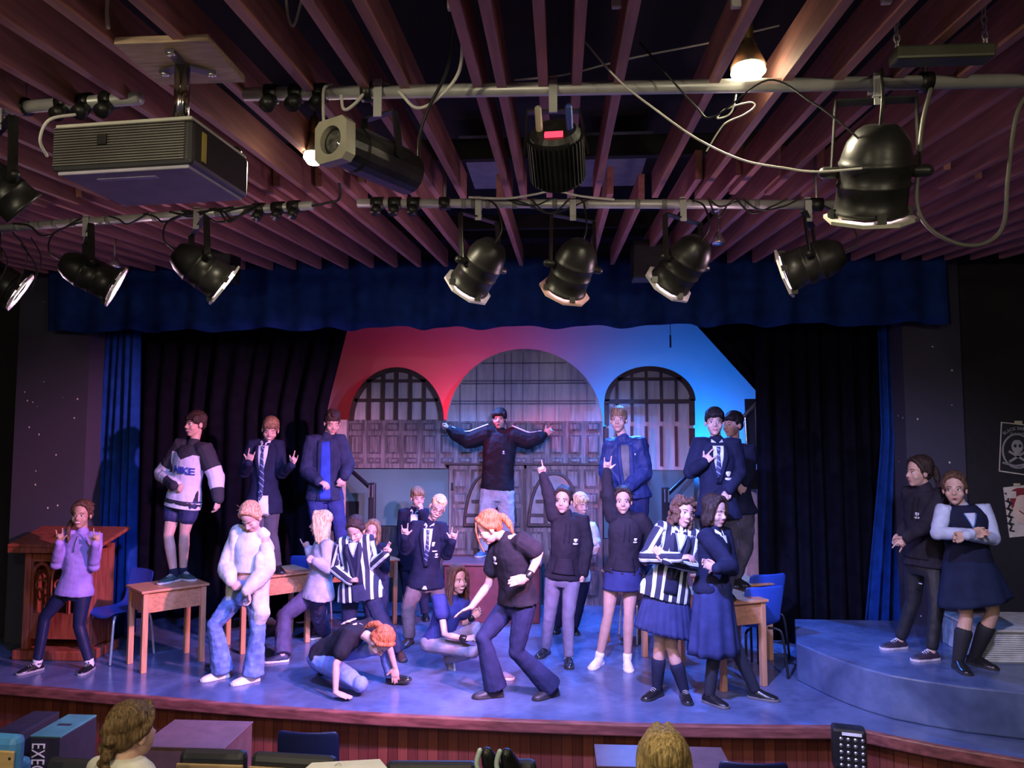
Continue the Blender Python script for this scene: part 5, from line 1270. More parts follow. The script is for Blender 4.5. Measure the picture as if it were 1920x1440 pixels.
def strip(f, name, rows, m, off=0.006, parent=None, nu=7, nv=14, thick=0.004, attr=None):
    """a piece of cloth lying on the front of the torso; rows = (t, u_left, u_right)"""
    vs = []; fs = []; st = []
    for j in range(nv + 1):
        t = rows[0][0] + (rows[-1][0] - rows[0][0]) * j / nv
        for (t0, a0, b0), (t1, a1, b1) in zip(rows, rows[1:]):
            if min(t0, t1) - 1e-6 <= t <= max(t0, t1) + 1e-6:
                k = (t - t0) / (t1 - t0) if t1 != t0 else 0; a, b_ = a0 + (a1 - a0) * k, b0 + (b1 - b0) * k; break
        for i in range(nu + 1):
            u = a + (b_ - a) * i / nu; vs.append(conform(f, u * f.s, t, off)); st.append(attr(u, t) if attr else 0)
    W_ = nu + 1
    for j in range(nv):
        for i in range(nu): fs.append((j * W_ + i, j * W_ + i + 1, (j + 1) * W_ + i + 1, (j + 1) * W_ + i))
    o = MB().add(vs, fs).obj(name, m, parent or f.root, smooth=True)
    if attr:
        at = o.data.attributes.new('st', 'FLOAT', 'POINT'); at.data.foreach_set('value', st)
    sd = o.modifiers.new('t', 'SOLIDIFY'); sd.thickness = thick; sd.offset = 0
    return o
def conform(f, u, t, off):
    o = f.Pc + f.up * f.T * t + f.lat * u + f.fw * .6
    h = f.tbvh.ray_cast(o, -f.fw)[0]
    return (h if h else f.Pc + f.up * f.T * t + f.lat * u + f.fw * .08 * f.s) + f.fw * off
def chest_text(f, name, txt, m, size, t, u=0.0, spacing=1.0, ext=.0015, off=0.012):
    return lettering(name, txt, m, size, f.root, Matrix.Identity(4), ext, lambda v: conform(f, v.x + u, t + v.y / f.T, off + v.z), spacing)
def emblem(f, t, u, k=1.0, m=None):
    m = m or mat('white_print', (0.66, 0.64, 0.68), 0.7)
    o = strip(f, 'crest', [(t + .06 * k, u - .012 * k, u + .012 * k), (t + .045 * k, u - .019 * k, u + .019 * k), (t + .02 * k, u - .016 * k, u + .016 * k), (t - .002 * k, u - .003 * k, u + .003 * k)], m, .011, nu=3, nv=4, thick=.003)
    strip(f, 'crest_ribbon', [(t - .012 * k, u - .020 * k, u + .020 * k), (t - .026 * k, u - .024 * k, u + .024 * k), (t - .04 * k, u - .014 * k, u + .014 * k)], m, .011, o, nu=3, nv=4, thick=.003)
    return o
def shirt_tie(f, vdepth=0.45, width=.052, tie=True, tie_to=0.2, off=.010, shirt=WHITEC, top_t=.97):
    strip(f, 'shirt_front', [(top_t, -width, width), (top_t - .1, -width * .95, width * .95), (vdepth, -.006, .006)], shirt, off, nu=8)
    if tie:
        a = lambda u, t: u * .7 + t * f.T + 1
        k = strip(f, 'tie', [(top_t - .05, -.012, .012), (top_t - .13, -.011, .011), (tie_to + .08, -.026, .026), (tie_to, -.002, .002)], M_TIE, off + .007, nu=4, nv=18, attr=a)
        strip(f, 'tie_knot', [(top_t - .015, -.017, .017), (top_t - .09, -.012, .012)], M_TIE, off + .014, k, nu=4, nv=4, attr=a, thick=.01)
def lapels(f, m, vdepth=.45, width=.052, off=.017, top_t=.97, lw=.038):
    for sg in (-1, 1):
        rows = [(top_t, sg * width * .9, sg * (width + lw * .5)), (top_t - .16, sg * width * .85, sg * (width + lw * 1.0)), (vdepth - .02, sg * .0, sg * .02)]
        rows = [(t, min(a, b_), max(a, b_)) for t, a, b_ in rows]
        strip(f, 'lapel', rows, m, off, nu=3, nv=10)
def shirt_collar(f, m=WHITEC):
    s = f.s; nb = f.HM(0, -0.02, -0.07)
    c0 = f.Sc + f.up * .005; ax = (nb - f.Sc).normalized()
    for sg in (-1, 1):
        a = c0 + f.lat * sg * .055 * s - f.fw * .01; mid = c0 + f.lat * sg * .045 * s + f.fw * .05 * s + ax * .018; e = c0 + f.lat * sg * .012 * s + f.fw * .082 * s - ax * .012
        MB().loft([[p + ax * .020, p + f.fw * .008 + f.lat * sg * .008 - ax * .010, p - ax * .014, p + ax * .006 - f.fw * .004] for p in (a, mid, e)]).obj('collar', m, f.root, smooth=False, bevel=.003)
# ---------------------------------------------------------------- hair
def hair(f, style, m, seed=1, tips=None, **k):
    b = MB(); he = lambda c, r, seg=14: f.hell(b, c, r, seg); HM = f.HM; hk = f.hk; rd = random.Random(seed); disp, ds = .009, .025
    if style in ('short', 'fringe', 'quiff', 'bowl'):
        he((0, -.018, .056), (.080, .096, .080), 20); he((0, -.055, .005), (.066, .050, .062))
        for q in (-1, 1): he((q * .066, -.012, .032), (.015, .045, .04))
        if style in ('fringe', 'bowl'):
            for x in range(-4, 5): he((x * .0135, .062 - abs(x) * .006, .062 - (.006 if style == 'bowl' else 0) + rd.uniform(-.004, .004)), (.013, .030, .030))
        if style == 'bowl':
            for q in (-1, 1): he((q * .064, .02, .045), (.02, .05, .045))
        if style == 'quiff':
            for _ in range(60):
                a = rd.uniform(0, 6.28); rr = rd.uniform(0, .06); he((rr * math.cos(a), -.01 + rr * 1.25 * math.sin(a), .122 - rr * .45 + rd.uniform(-.008, .012)), (.016, .018, .016), 8)
    elif style == 'crop':
        he((0, -.018, .060), (.078, .092, .076), 20); he((0, -.055, .01), (.064, .046, .06))
        for _ in range(40):
            a = rd.uniform(0, 6.28); rr = rd.uniform(0, .06); he((rr * math.cos(a), rr * 1.25 * math.sin(a), .118 - rr * .5 + rd.uniform(-.004, .008)), (.014, .016, .012), 8)
    elif style == 'curly':
        he((0, -.022, .055), (.08, .092, .08), 20); he((0, -.055, -.01), (.075, .055, .08))
        for _ in range(170):
            a = rd.uniform(-2.5, 2.5) + 3.14; zz = rd.uniform(-.11, .13); rr = .085 * math.sqrt(max(.1, 1 - ((zz - .03) / .125) ** 2)) if zz > .03 else .088
            he((rr * math.sin(a) * 1.05, rr * math.cos(a) * 1.0 - .018, zz), (.017, .017, .017), 8)
        for _ in range(26): he((rd.uniform(-.06, .06), .062 + rd.uniform(-.012, .006), .088 + rd.uniform(-.012, .016)), (.015, .015, .015), 8)
        disp = .01; ds = .02
    else:   # pulled back or long with a parting
        he((0, -.030, .062), (.082, .094, .082), 20); he((0, -.055, .005), (.070, .054, .07))
        for q in (-1, 1): he((q * .064, -.022, .024), (.019, .050, .048))
        for q in (-1, 1):
            b.tube(curve_pts([HM(q * .012, .050, .108), HM(q * .05, .038, .082), HM(q * .072, .012, .03), HM(q * .07, -.04, .0)], 4), .018 * hk, 8)
        if style == 'pony':
            b.tube(curve_pts([HM(0, -.10, .05), HM(0, -.135, .03), HM(.01, -.150, -.05), HM(.02, -.135, -.15)], 4), [.022 * hk] * 4 + [.027 * hk] * 5 + [.017 * hk, .013 * hk, .009 * hk, .006 * hk], 10)
        if style == 'bun': he((0, -.105, .05), (.036, .034, .036))
        if style == 'wisp':
            he((0, -.105, .03), (.03, .03, .03))
            for _ in range(30):
                a = rd.uniform(0, 6.28); b.tube([HM(.07 * math.cos(a), -.03 + .05 * math.sin(a), .09), HM(.098 * math.cos(a) + rd.uniform(-.02, .02), -.04 + .06 * math.sin(a), .09 + rd.uniform(-.06, .04))], .004 * hk, 5)
        if style in ('long', 'bob', 'shoulder'):
            L_ = {'long': -.27, 'bob': -.115, 'shoulder': -.165}[style]
            for q in (-1, 1):
                for dy, dx in ((.028, .0), (.0, .006), (-.03, .004), (-.055, -.012)):
                    b.tube(curve_pts([HM(q * .02, .03 + dy * .6, .12), HM(q * (.066 + dx), .02 + dy, .06), HM(q * (.078 + dx), .008 + dy, -.03), HM(q * (.082 + dx), dy * .8 - .002, L_ * .6), HM(q * (.074 + dx) + rd.uniform(-.012, .012), dy * .7 - .005, L_ + rd.uniform(-.015, .02))], 4), [.019 * hk] * 8 + [.022 * hk] * 5 + [.019 * hk, .016 * hk, .012 * hk, .008 * hk], 9)
            he((0, -.062, L_ * .42), (.078, .042, abs(L_) * .62 + .03))
    if k.get('braid'):
        for j in range(11):
            t = j / 10; he(((-.012 if j % 2 else .012), -.115 - .02 * t + .035 * t * t, .03 - .30 * t), (.034 - .014 * t, .028 - .008 * t, .024), 10)
    o = remesh_obj('hair', b, m, f.root, .0065, 2, None, disp, ds)
    return o
DESK, BOX = 0.722, BOXZ + 0.002
# --- girl in lilac top, far left
f = person('smiling girl in a lilac zip-neck top and navy leggings making horn signs before the lectern', 1.47, ((31, 1267, -28), (149, 1268, 6)), (140, 1103), (155, 1003), (153, 966),
           ((106, 1058, -.05), (111, 1018, -.1), (112, 988, 0)), ((176, 1062, -.03), (179, 1020, -.12), (182, 996, 0)), yaw=8, knees=((84, 1158), (148, 1172)), hyaw=12, hands=('rock', 'rock'), skin=SKIN2)
top(f, 'zip_top', cloth('lilac_fleece', (0.30, 0.21, 0.54), bump=.15), hem=-.12, infl=.020, displace=.014)
strip(f, 'zip_placket', [(1.0, -.007, .007), (.72, -.006, .006)], mat('dark_lilac_zip', (0.2, 0.15, 0.38), 0.6), .010, nu=2, nv=6)
legs_garment(f, 'leggings', mat('shiny_navy_lycra', (0.012, 0.015, 0.05), 0.38, noise=.1), infl=.007, displace=.004)
for i in (0, 1): shoe(f, i, SHOEK, mat('grey_sole', (.3, .3, .3), .5), SOCKW, .10, laces=mat('grey_laces', (.35, .35, .35), .7))
hair(f, 'wisp', H_BROWN, 3)
MB().tube(curve_pts([f.HM(-.03, -.09, .02), f.HM(-.085, -.03, -.06), f.HM(-.092, .035, -.13), f.HM(-.075, .06, -.21), f.HM(-.07, .06, -.27)], 5), [.026] * 8 + [.022] * 8 + [.018, .014, .010, .007, .005], 9).obj('side_tress', H_BROWN, f.root, smooth=True)
# --- boy in the sweatshirt on the front left desk
f = person('boy in a lettered grey and black sweatshirt and shorts standing on the front left desk', 1.60, ((297, 1097, -18), (365, 1090, 62)), (344, 936), (362, 838), (366, 796),
           ((305, 888, .03), (328, 911, -.19), (345, 917, -.02)), ((405, 894, 0), (409, 936, -.06), (409, 958, 0)), yaw=-14, z=DESK, knees=((316, 1004), (346, 1000)), hyaw=-30, hands=('fist', 'relax'), palms=(None, (-1, 0, 0)), skin=SKIN, bare=True)
def cl_(f, v):
    sl, i, q = is_sleeve(f, v)
    if sl: return min(q - .72, 1.55 - q) * .25
    u, t, w_ = loc(f, v); lim = .87 - max(0, .10 * f.s - abs(u)) * 1.2
    return min(t * f.T, (lim - t) * f.T, .16 * f.s - abs(u) if w_ > 0 else 1)
top(f, 'sweatshirt', two_tone('grey_and_black_fleece', (0.030, 0.028, 0.036), (0.52, 0.49, 0.56)), hem=-.08, infl=.036, bulk=.010, flare=.02, displace=.016, classify=cl_, voxel=.007)
chest_text(f, 'lettering', 'NIKE', mat('blue_applique', (0.02, 0.035, 0.25), 0.7), .092, .56, .045, .95, .004, .016)
torso_mesh(f, -.15, .034, .0, top=-.02).obj('shirt_hem', WHITEC, f.root, smooth=True)
legs_garment(f, 'shorts', mat('navy_shorts_cloth', (0.016, 0.02, 0.075), 0.7, bump=.2), to=.42, infl=.026, displace=.012, waist=.03)
for i in (0, 1): shoe(f, i, mat('dark_green_suede', (.02, .05, .045), .6), mat('pale_sole', (.5, .47, .46), .5), SOCKN, .10, laces=SOCKW)
hair(f, 'bowl', H_DARK)
# --- boy with striped tie on the second desk
f = person('boy in blazer and striped tie making horn signs while standing on the second desk', 1.56, ((476, 1080, -12), (530, 1077, 40)), (494, 938), (499, 832), (507, 806),
           ((458, 886, -.04), (467, 868, -.18), (474, 838, -.02)), ((528, 888, -.05), (547, 872, -.17), (558, 848, -.02)), yaw=8, z=DESK, knees=((484, 1003), (508, 1000)), hyaw=18, hpitch=-22, hroll=-6, hands=('rock', 'rock'), palms=((0, 1, 0.1), (-.4, -.8, 0)), eyes='down')
f.BL = top(f, 'blazer', NAVY, hem=-.22, infl=.026, displace=.012, flare=.05)
shirt_tie(f, .05, .055, tie_to=.02); strip(f, 'shirt_tail', [(.1, -.02, .075), (-.26, -.005, .095)], WHITEC, .009); lapels(f, NAVY, .35, .06); shirt_collar(f)
strip(f, 'tie', [(.85, -.012, .012), (.3, -.028, .032), (.12, .0, .012)], M_TIE, .02, nu=4, attr=lambda u, t: u * .7 + t * .45 + 1)
legs_garment(f, 'trousers', GREYT, infl=.02)
for i in (0, 1): shoe(f, i, SHOEK, SOLEK)
hair(f, 'fringe', H_LBROWN)
# --- boy in denim jacket
f = person('boy in a dark denim jacket, blue top and jeans looking down beside the left handrail', 1.66, ((598, 1072, 5), (645, 1068, 20)), (609, 922), (611, 825), (623, 793),
           ((574, 884, -.05), (597, 902, -.16), (612, 908, -.03)), ((652, 874, 0), (646, 893, -.12), (640, 907, -.02)), yaw=18, z=DESK, knees=((597, 985), (636, 982)), hyaw=30, hpitch=-22, hands=('relax', 'relax'), palms=((0, .3, -1), (-.6, .8, 0)), eyes='down', mouth='flat')
DEN = cloth('dark_denim_jacket_cloth', (0.022, 0.026, 0.06), bump=.4)
top(f, 'jacket', DEN, hem=-.16, infl=.036, bulk=.008, displace=.02)
strip(f, 'top_front', [(.97, -.045, .05), (.6, -.05, .06), (-.12, -.055, .075)], cloth('royal_blue_jersey', (0.03, 0.06, 0.36)), .008)
for sg in (-1, 1): strip(f, 'jacket_edge', [(.99, min(sg * .04, sg * .075), max(sg * .04, sg * .075)), (.75, min(sg * .05, sg * .08), max(sg * .05, sg * .08)), (-.15, min(sg * .06, sg * .075), max(sg * .06, sg * .075))], DEN, .017, nu=3)
legs_garment(f, 'jeans', cloth('navy_denim', (0.025, 0.032, 0.13), bump=.3), infl=.026, displace=.014)
for i in (0, 1): shoe(f, i, SHOEN, SOLEW)
hair(f, 'quiff', H_DARK, 4)
# --- boy with outstretched arms on the box
f = person('boy in black hooded top, arms outstretched, standing on the red-brown box at centre back', 1.73, ((893, 1046, -25), (956, 1044, 12)), (932, 918), (938, 815), (937, 786),
           ((878, 826, 0), (842, 806, -.04), (832, 789, 0)), ((990, 827, 0), (1021, 815, -.03), (1034, 806, 0)), z=BOX, hyaw=-8, knees=((910, 975), (951, 975)), hands=('hold', 'claw'), palms=((0.4, 0, -1), (0, -1, 0)), mouth='open', swk=1.08)
top(f, 'hooded_top', BLACKC, hem=-.0, infl=.052, bulk=.018, flare=.0, displace=.025, cuff=.03, shape=.6)
f2 = MB().tube(curve_pts([f.Sc - f.lat * .11 - f.fw * .03, f.Sc - f.fw * .10 + f.up * .03, f.Sc + f.lat * .11 - f.fw * .03], 5), .035, 10).obj('hood', BLACKC, f.root, smooth=True)
for i in (0, 1):
    S_, E, W_, _ = f.arms[i]
    for k in (-1, 0, 1):
        q = MB(); pts = [S_.lerp(E, t) + V((0, -.035 + k * .02, .120 - t * .010 - abs(k) * .006)) for t in (.0, .3, .6, .9)] + [E.lerp(W_, t) + V((0, -.03 + k * .016, .098 - t * .045)) for t in (.15, .5, .8)]
        q.tube(pts, .0065, 6).obj('sleeve_stripe', WHITEC, f.root, smooth=True)
emblem(f, .68, .06, .55)
legs_garment(f, 'sweatpants', cloth('grey_jersey', (0.36, 0.35, 0.40)), infl=.04, displace=.018)
for i in (0, 1): shoe(f, i, mat('blue_grey_trainer', (.05, .08, .16), .6), mat('pale_blue_sole', (.4, .42, .46), .5), laces=SOCKW)
hair(f, 'bowl', H_BLACK)
# --- boy holding a microphone
f = person('fair-haired boy in navy blazer holding a microphone, standing behind the boy with glasses', 1.50, ((762, 1162, 0), (800, 1166, 15)), (772, 1046), (776, 960), (783, 934),
           ((752, 1010, 0), (756, 1050, -.04), (757, 1066, 0)), ((802, 998, -.06), (790, 960, -.14), (788, 948, 0)), yaw=15, hyaw=28, hpitch=-8, hands=('relax', 'hold'), palms=((1, 0, 0), (-.3, .3, 0)), mouth='flat')
top(f, 'blazer', NAVY, hem=-.24, infl=.026, displace=.012, flare=.05)
shirt_tie(f, .45, .05, tie=False); lapels(f, NAVY, .4); shirt_collar(f)
legs_garment(f, 'trousers', NAVYT, infl=.02)
for i in (0, 1): shoe(f, i, SHOEK, SOLEK)
hair(f, 'fringe', H_LBROWN, 2)
w0 = f.arms[1][2].lerp(f.arms[1][3], .75) + V((-.02, -.035, -.01)); m0 = f.HM(0.0, .115, -.058)
dm = (m0 - w0).normalized(); q0 = thing('microphone', 'grey ball-headed microphone held by the fair-haired boy behind the boy with glasses', 'microphone', w0)
MB().tube([m0 - dm * .19, m0 - dm * .03], [.011, .016], 12).obj('handle', M_BLKM, q0, smooth=True); MB().ell(m0, (.024, .024, .026)).obj('grille', M_METAL, q0, smooth=True)
# --- boy with glasses
f = person('boy with glasses, blazer and tie making horn signs, standing left of the red-brown box', 1.58, ((752, 1217, -15), (842, 1203, 25)), (798, 1088), (804, 986), (820, 952),
           ((760, 1032, -.06), (759, 1007, -.16), (759, 980, -.02)), ((838, 1040, -.04), (848, 1015, -.16), (853, 995, -.02)), yaw=8, hyaw=15, hpitch=-20, hroll=-20, hd=-.03, knees=((765, 1138), (826, 1130)), hands=('rock', 'rock'), eyes='down')
BROWNT = cloth('grey_brown_trouser_cloth', (0.12, 0.095, 0.10))
top(f, 'blazer', NAVY, hem=-.12, infl=.028, displace=.014, flare=.07)
shirt_tie(f, .32, .052, tie_to=.34); lapels(f, NAVY, .30); shirt_collar(f)
strip(f, 'shirt_hem', [(-.05, -.012, .012), (-.13, -.035, .03)], WHITEC, .009, nu=3, nv=4)
emblem(f, .48, .10, .8); strip(f, 'name_badge', [(.585, .055, .105), (.56, .055, .105)], WHITEC, .02, nu=3, nv=2); strip(f, 'ribbon_badge', [(.74, .05, .08), (.66, .045, .07)], mat('pale_green_ribbon', (.5, .6, .55), .6), .022, nu=3, nv=3)
legs_garment(f, 'trousers', BROWNT, infl=.026, displace=.016)
for i in (0, 1): shoe(f, i, mat('brown_shoe_leather', (.06, .03, .025), .3), SOLEK, laces=BLACKC)
hair(f, 'crop', H_BLOND, 2)
q = MB()
for sg in (-1, 1):
    q.tube([f.HM(sg * .030 + .020 * math.cos(u), .088 - .006 * abs(math.cos(u)), .0 + .015 * math.sin(u)) for u in [2 * math.pi * k / 14 for k in range(15)]], .0026, 5, False); q.tube([f.HM(sg * .050, .082, .004), f.HM(sg * .074, .0, .006)], .0024, 5)
q.tube([f.HM(-.011, .090, .003), f.HM(.011, .090, .003)], .0026, 5); q.obj('glasses', M_BLKM, f.root)
# --- blonde girl in profile
f = person('long-haired blonde girl in a pale grey jacket seen in profile facing left', 1.50, ((494, 1243, -70), (580, 1200, -40)), (597, 1105), (610, 1018), (600, 983),
           ((588, 1050, 0), (579, 1030, 0), (571, 1016, 0)), ((616, 1064, -.03), (592, 1053, -.06), (578, 1045, 0)), yaw=-62, hyaw=-82, knees=((532, 1156), (596, 1156)), hands=('point', 'fist'), palms=((0, 1, 0), (0, -1, .3)))
top(f, 'jacket', cloth('pale_grey_jacket_cloth', (0.34, 0.32, 0.36), bump=.3), hem=-.17, infl=.034, displace=.016, flare=.10, bulk=.002)
legs_garment(f, 'trousers', cloth('violet_grey_trouser_cloth', (0.075, 0.06, 0.12)), infl=.03, flare=.02, displace=.016)
for i in (0, 1): shoe(f, i, SHOEN, SOLEW)
hair(f, 'shoulder', H_BLOND, 5)
# --- girl behind with long fair hair
f = person('girl with long light hair peering out from behind the striped blazer at the left', 1.48, ((690, 1190, 0), (722, 1190, 10)), (700, 1080), (700, 1025), (697, 998),
           ((680, 1062, 0), (695, 1060, -.10), (708, 1048, 0)), ((722, 1068, 0), (716, 1052, -.14), (711, 1034, 0)), hyaw=8, hroll=-10, hands=('relax', 'rock'))
top(f, 'jumper', NAVY, hem=-.15, infl=.024); legs_garment(f, 'trousers', NAVYT, infl=.022)
for i in (0, 1): shoe(f, i, SHOEN, SOLEK)
hair(f, 'long', H_LBROWN, 6)
# --- girl in striped blazer looking down, left
f = person('girl in a navy and white striped blazer looking down at her fist, left of centre', 1.53, ((640, 1228, -10), (757, 1243, 22)), (674, 1090), (666, 1014), (667, 995),
           ((628, 1066, 0), (655, 1090, -.16), (674, 1090, -.02)), ((700, 1060, -.02), (722, 1040, -.14), (733, 1022, -.02)), yaw=2, hyaw=-8, hpitch=-32, hd=-.05, hroll=4, knees=((654, 1158), (708, 1150)), hands=('fist', 'two'), palms=((0, .2, 1), (0, -1, 0)), eyes='down')
top(f, 'blazer', M_STRIPE, hem=-.42, infl=.030, flare=.10, displace=.012, stripes=True)
strip(f, 'jumper_front', [(.97, -.055, .055), (.5, -.06, .06), (-.02, -.055, .075)], NAVY, .008)
strip(f, 'shirt_front', [(.985, -.035, .035), (.86, -.026, .026), (.70, -.003, .003)], WHITEC, .014)
for sg in (-1, 1):
    for k in (0, 1):
        strip(f, 'neck_trim', [(.98, *sorted((sg * (.036 + .010 * k), sg * (.041 + .010 * k)))), (.69 - .045 * k, *sorted((sg * -.001, sg * .004)))], mat('pale_blue_trim', (.35, .45, .65), .7), .017, nu=1, nv=8)
lapels(f, M_STRIPE, .1, .058, .016); shirt_collar(f)
strip(f, 'trouser_front', [(-.02, -.05, .075), (-.40, -.04, .115)], NAVYT, .006)
legs_garment(f, 'trousers', NAVYT, infl=.026, displace=.014)
for i in (0, 1): shoe(f, i, mat('brown_shoe_leather', (.06, .03, .025), .3), SOLEK)
hair(f, 'bun', H_DARK, 7)
# --- girl in cream jacket
f = person('girl in a cream jacket slipped off one shoulder, white top and flared jeans, looking down', 1.60, ((376, 1279, -48), (433, 1286, -48)), (463, 1110), (470, 998), (471, 972),
           ((424, 1060, -.05), (433, 1090, -.12), (446, 1103, -.02)), ((503, 1066, -.02), (463, 1108, -.14), (470, 1134, -.02)), yaw=-12, hyaw=-8, hpitch=-38, hd=-.06, hroll=6, knees=((402, 1172, -.08), (484, 1178)), hands=('hold', 'relax'), palms=((0, 1, -.3), (-.6, -.6, 0)), eyes='down', mouth='flat')
top(f, 'crop_top', WHITEC, hem=.34, infl=.014, sleeve=.02, flare=0, displace=.006, collar=False)
f.jv = f.tbvh
mb = MB(); s = f.s
for i in (0, 1):
    S_, E, W_, _ = f.arms[i]
    st_ = .0 if i == 0 else .42
    qs = [st_ + (2 - st_) * k / 8 for k in range(9)]
    mb.tube([(S_.lerp(E, q) if q < 1 else E.lerp(W_, q - 1)) for q in qs], [(.064 if q < .5 else .070 if q < 1.2 else .078 - .06 * max(0, q - 1.55)) * s for q in qs], 14)
for sg, t0 in ((-1, .98), (1, .62)):
    pts = []
    for t in [t0 - (t0 + .18) * k / 8 for k in range(9)]:
        pts.append(f.Pc + f.up * f.T * t + f.lat * sg * (.115 + (.03 if sg > 0 else 0)) * s + f.fw * (.055) * s)
    mb.tube(pts, [.046 * s] * 4 + [.05 * s] * 5, 12)
    mb.tube([p - f.fw * .10 * s - f.lat * sg * .01 for p in pts], [.05 * s] * 9, 12)
mb.tube([f.S[0] + f.up * .01, f.Sc - f.fw * .06 + f.up * .02, f.Sc - f.fw * .085 + f.lat * .08 - f.up * .05, f.S[1].lerp(f.arms[1][1], .45) - f.fw * .05], [.048 * s, .05 * s, .045 * s, .05 * s], 12)
mb.tube([f.Pc + f.lat * .13 * s + f.up * .05, f.Pc + f.lat * .17 * s - f.up * .16 + V((0, -.03, 0)), f.Pc + f.lat * .13 * s - f.up * .34 + V((0, -.03, 0))], [.07 * s, .075 * s, .03 * s], 12)
remesh_obj('jacket', mb, CREAM, f.root, .009, 5, None, .016, .09)
legs_garment(f, 'jeans', cloth('light_blue_denim', (0.14, 0.20, 0.44), bump=.5, noise=.3, scale=16), infl=.016, flare=.055, displace=.016)
for i in (0, 1): shoe(f, i, SHOEW, SOLEW, laces=SOCKW)
hair(f, 'wisp', H_STRAW, 8)
# --- crouching girl with her hand on the floor
f = person('red-haired girl in black T-shirt and pale jeans crouching, one hand flat on the floor', 1.52, (('free', (598, 1248, .28), (596, 1287, .30), (-.9, -.35, .3)), ('free', (734, 1268, .10), (778, 1262, .05), (0.1, -.1, 1))), (612, 1226), (672, 1180), (712, 1204),
           ((630, 1246, -.10), (629, 1298, -.05), (651, 1307, -.03)), ((728, 1208, -.06), (740, 1250, .03), (741, 1268, 0)), yaw=74, D=6.35, hipd=.06, shd=-.12, hyaw=62, hpitch=-68, hroll=-10, hd=-.10, knees=((676, 1283, -.38), (722, 1212, -.05)), hands=('flat', 'open'), palms=((0, .1, -1), (0, .8, -.5)), eyes='down', mouth='flat')
top(f, 't_shirt', BLACKC, hem=-.1, infl=.022, sleeve=.62, bulk=.012, displace=.014)
rp_ = random.Random(3)
q = MB()
for k in range(16):
    h = f.tbvh.ray_cast(f.Pc.lerp(f.Sc, .55 + .028 * k) + V((0, rp_.uniform(-.05, .02), .5)), V((0, 0, -1)))[0]
    if h: q.ell(h + V((0, 0, .012)), (rp_.uniform(.012, .022), rp_.uniform(.012, .03), .006), 8)
q.obj('pink_back_print', mat('pink_print', (.75, .45, .50), .7), f.root, smooth=True)
strip(f, 'sleeve_mark', [(.60, .05, .09), (.575, .05, .09)], WHITEC, .012, nu=2, nv=2)
legs_garment(f, 'jeans', cloth('pale_blue_denim', (0.15, 0.20, 0.46), bump=.3), infl=.02, displace=.012)
for i in (0, 1): shoe(f, i, SHOEK, SOLEK, SOCKN, .10, laces=BLACKC)
hair(f, 'pony', H_RED, 9)
MB().ell(f.HM(0, -.105, .05), (.024, .024, .024)).obj('hair_band', mat('pale_pink_band', (.7, .5, .52), .6), f.root, smooth=True)
# --- crouching smiling girl
f = person('smiling brown-haired girl in a navy T-shirt squatting beside the red-brown box', 1.52, (('free', (838, 1236, .02), (840, 1264, -.03), (-.75, -.5, .2)), (963, 1275, 68)), (822, 1203), (846, 1126), (858, 1088),
           ((834, 1190, -.15), (872, 1198, -.06), (889, 1195, 0)), ((872, 1172, -.02), (886, 1158, -.1), (897, 1149, 0)), yaw=28, D=6.85, hyaw=38, knees=((886, 1222, -.22), (892, 1178, -.12)), hands=('hold', 'relax'), palms=((0, .6, -1), (0, -1, .3)), gaze=.003, g=.92)
top(f, 't_shirt', cloth('navy_blue_jersey', (0.025, 0.032, 0.13)), hem=-.08, infl=.024, sleeve=.42, bulk=.012, displace=.014)
legs_garment(f, 'leggings', cloth('grey_jersey_leggings', (0.22, 0.20, 0.24)), infl=.014, displace=.01)
for i in (0, 1): shoe(f, i, SHOEG, SOLEW, SOCKW, .08, laces=BLACKC)
hair(f, 'long', H_BROWN, 10)
for i, nm in ((0, 'wristband'), (1, 'watch')): MB().tube([f.arms[i][2].lerp(f.arms[i][1], .04), f.arms[i][2].lerp(f.arms[i][1], .14)], .032, 12).obj(nm, SHOEK, f.root, smooth=True)
# --- red-haired girl in the centre
f = person('red-haired girl in a black crested T-shirt and flared navy leggings bending over at centre stage', 1.68, ((886, 1310, -72), (1000, 1314, -50)), (970, 1126), (957, 1012), (917, 991),
           ((916, 1096, 0), (884, 1138, -.08), (856, 1152, -.02)), ((1012, 1040, .0), (990, 1083, -.10), (960, 1090, -.03)), yaw=-50, hyaw=-78, hpitch=-28, hipd=.02, shd=-.04, knees=((906, 1196, -.08), (968, 1222, -.06)), hands=('open', 'flat'), palms=((.2, -.3, -1), (0, 1, 0)), sides=('r', 'r'), g=1.12, eyes='open')
top(f, 't_shirt', BLACKC, hem=-.02, infl=.026, sleeve=.66, bulk=.014, displace=.018, flare=.02)
emblem(f, .70, -.045, 1.3)
legs_garment(f, 'flared_leggings', cloth('navy_lycra', (0.018, 0.022, 0.065), bump=.1), infl=.012, flare=.055, displace=.008)
for i in (0, 1): shoe(f, i, mat('black_trainer', (.02, .018, .022), .5), SOLEK, laces=BLACKC)
hair(f, 'pony', H_RED, 11)
q = MB().tube(curve_pts([f.HM(.03, .07, .09), f.HM(.05, .10, .03), f.HM(.035, .115, -.05), f.HM(.03, .115, -.13)], 4), [.007] * 8 + [.005] * 5, 6).obj('loose_strand', H_RED, f.root, smooth=True)
W_ = f.arms[1][2]; E = f.arms[1][1]; MB().tube([W_.lerp(E, .06), W_.lerp(E, .17)], .034, 12).obj('watch', SHOEK, f.root, smooth=True)
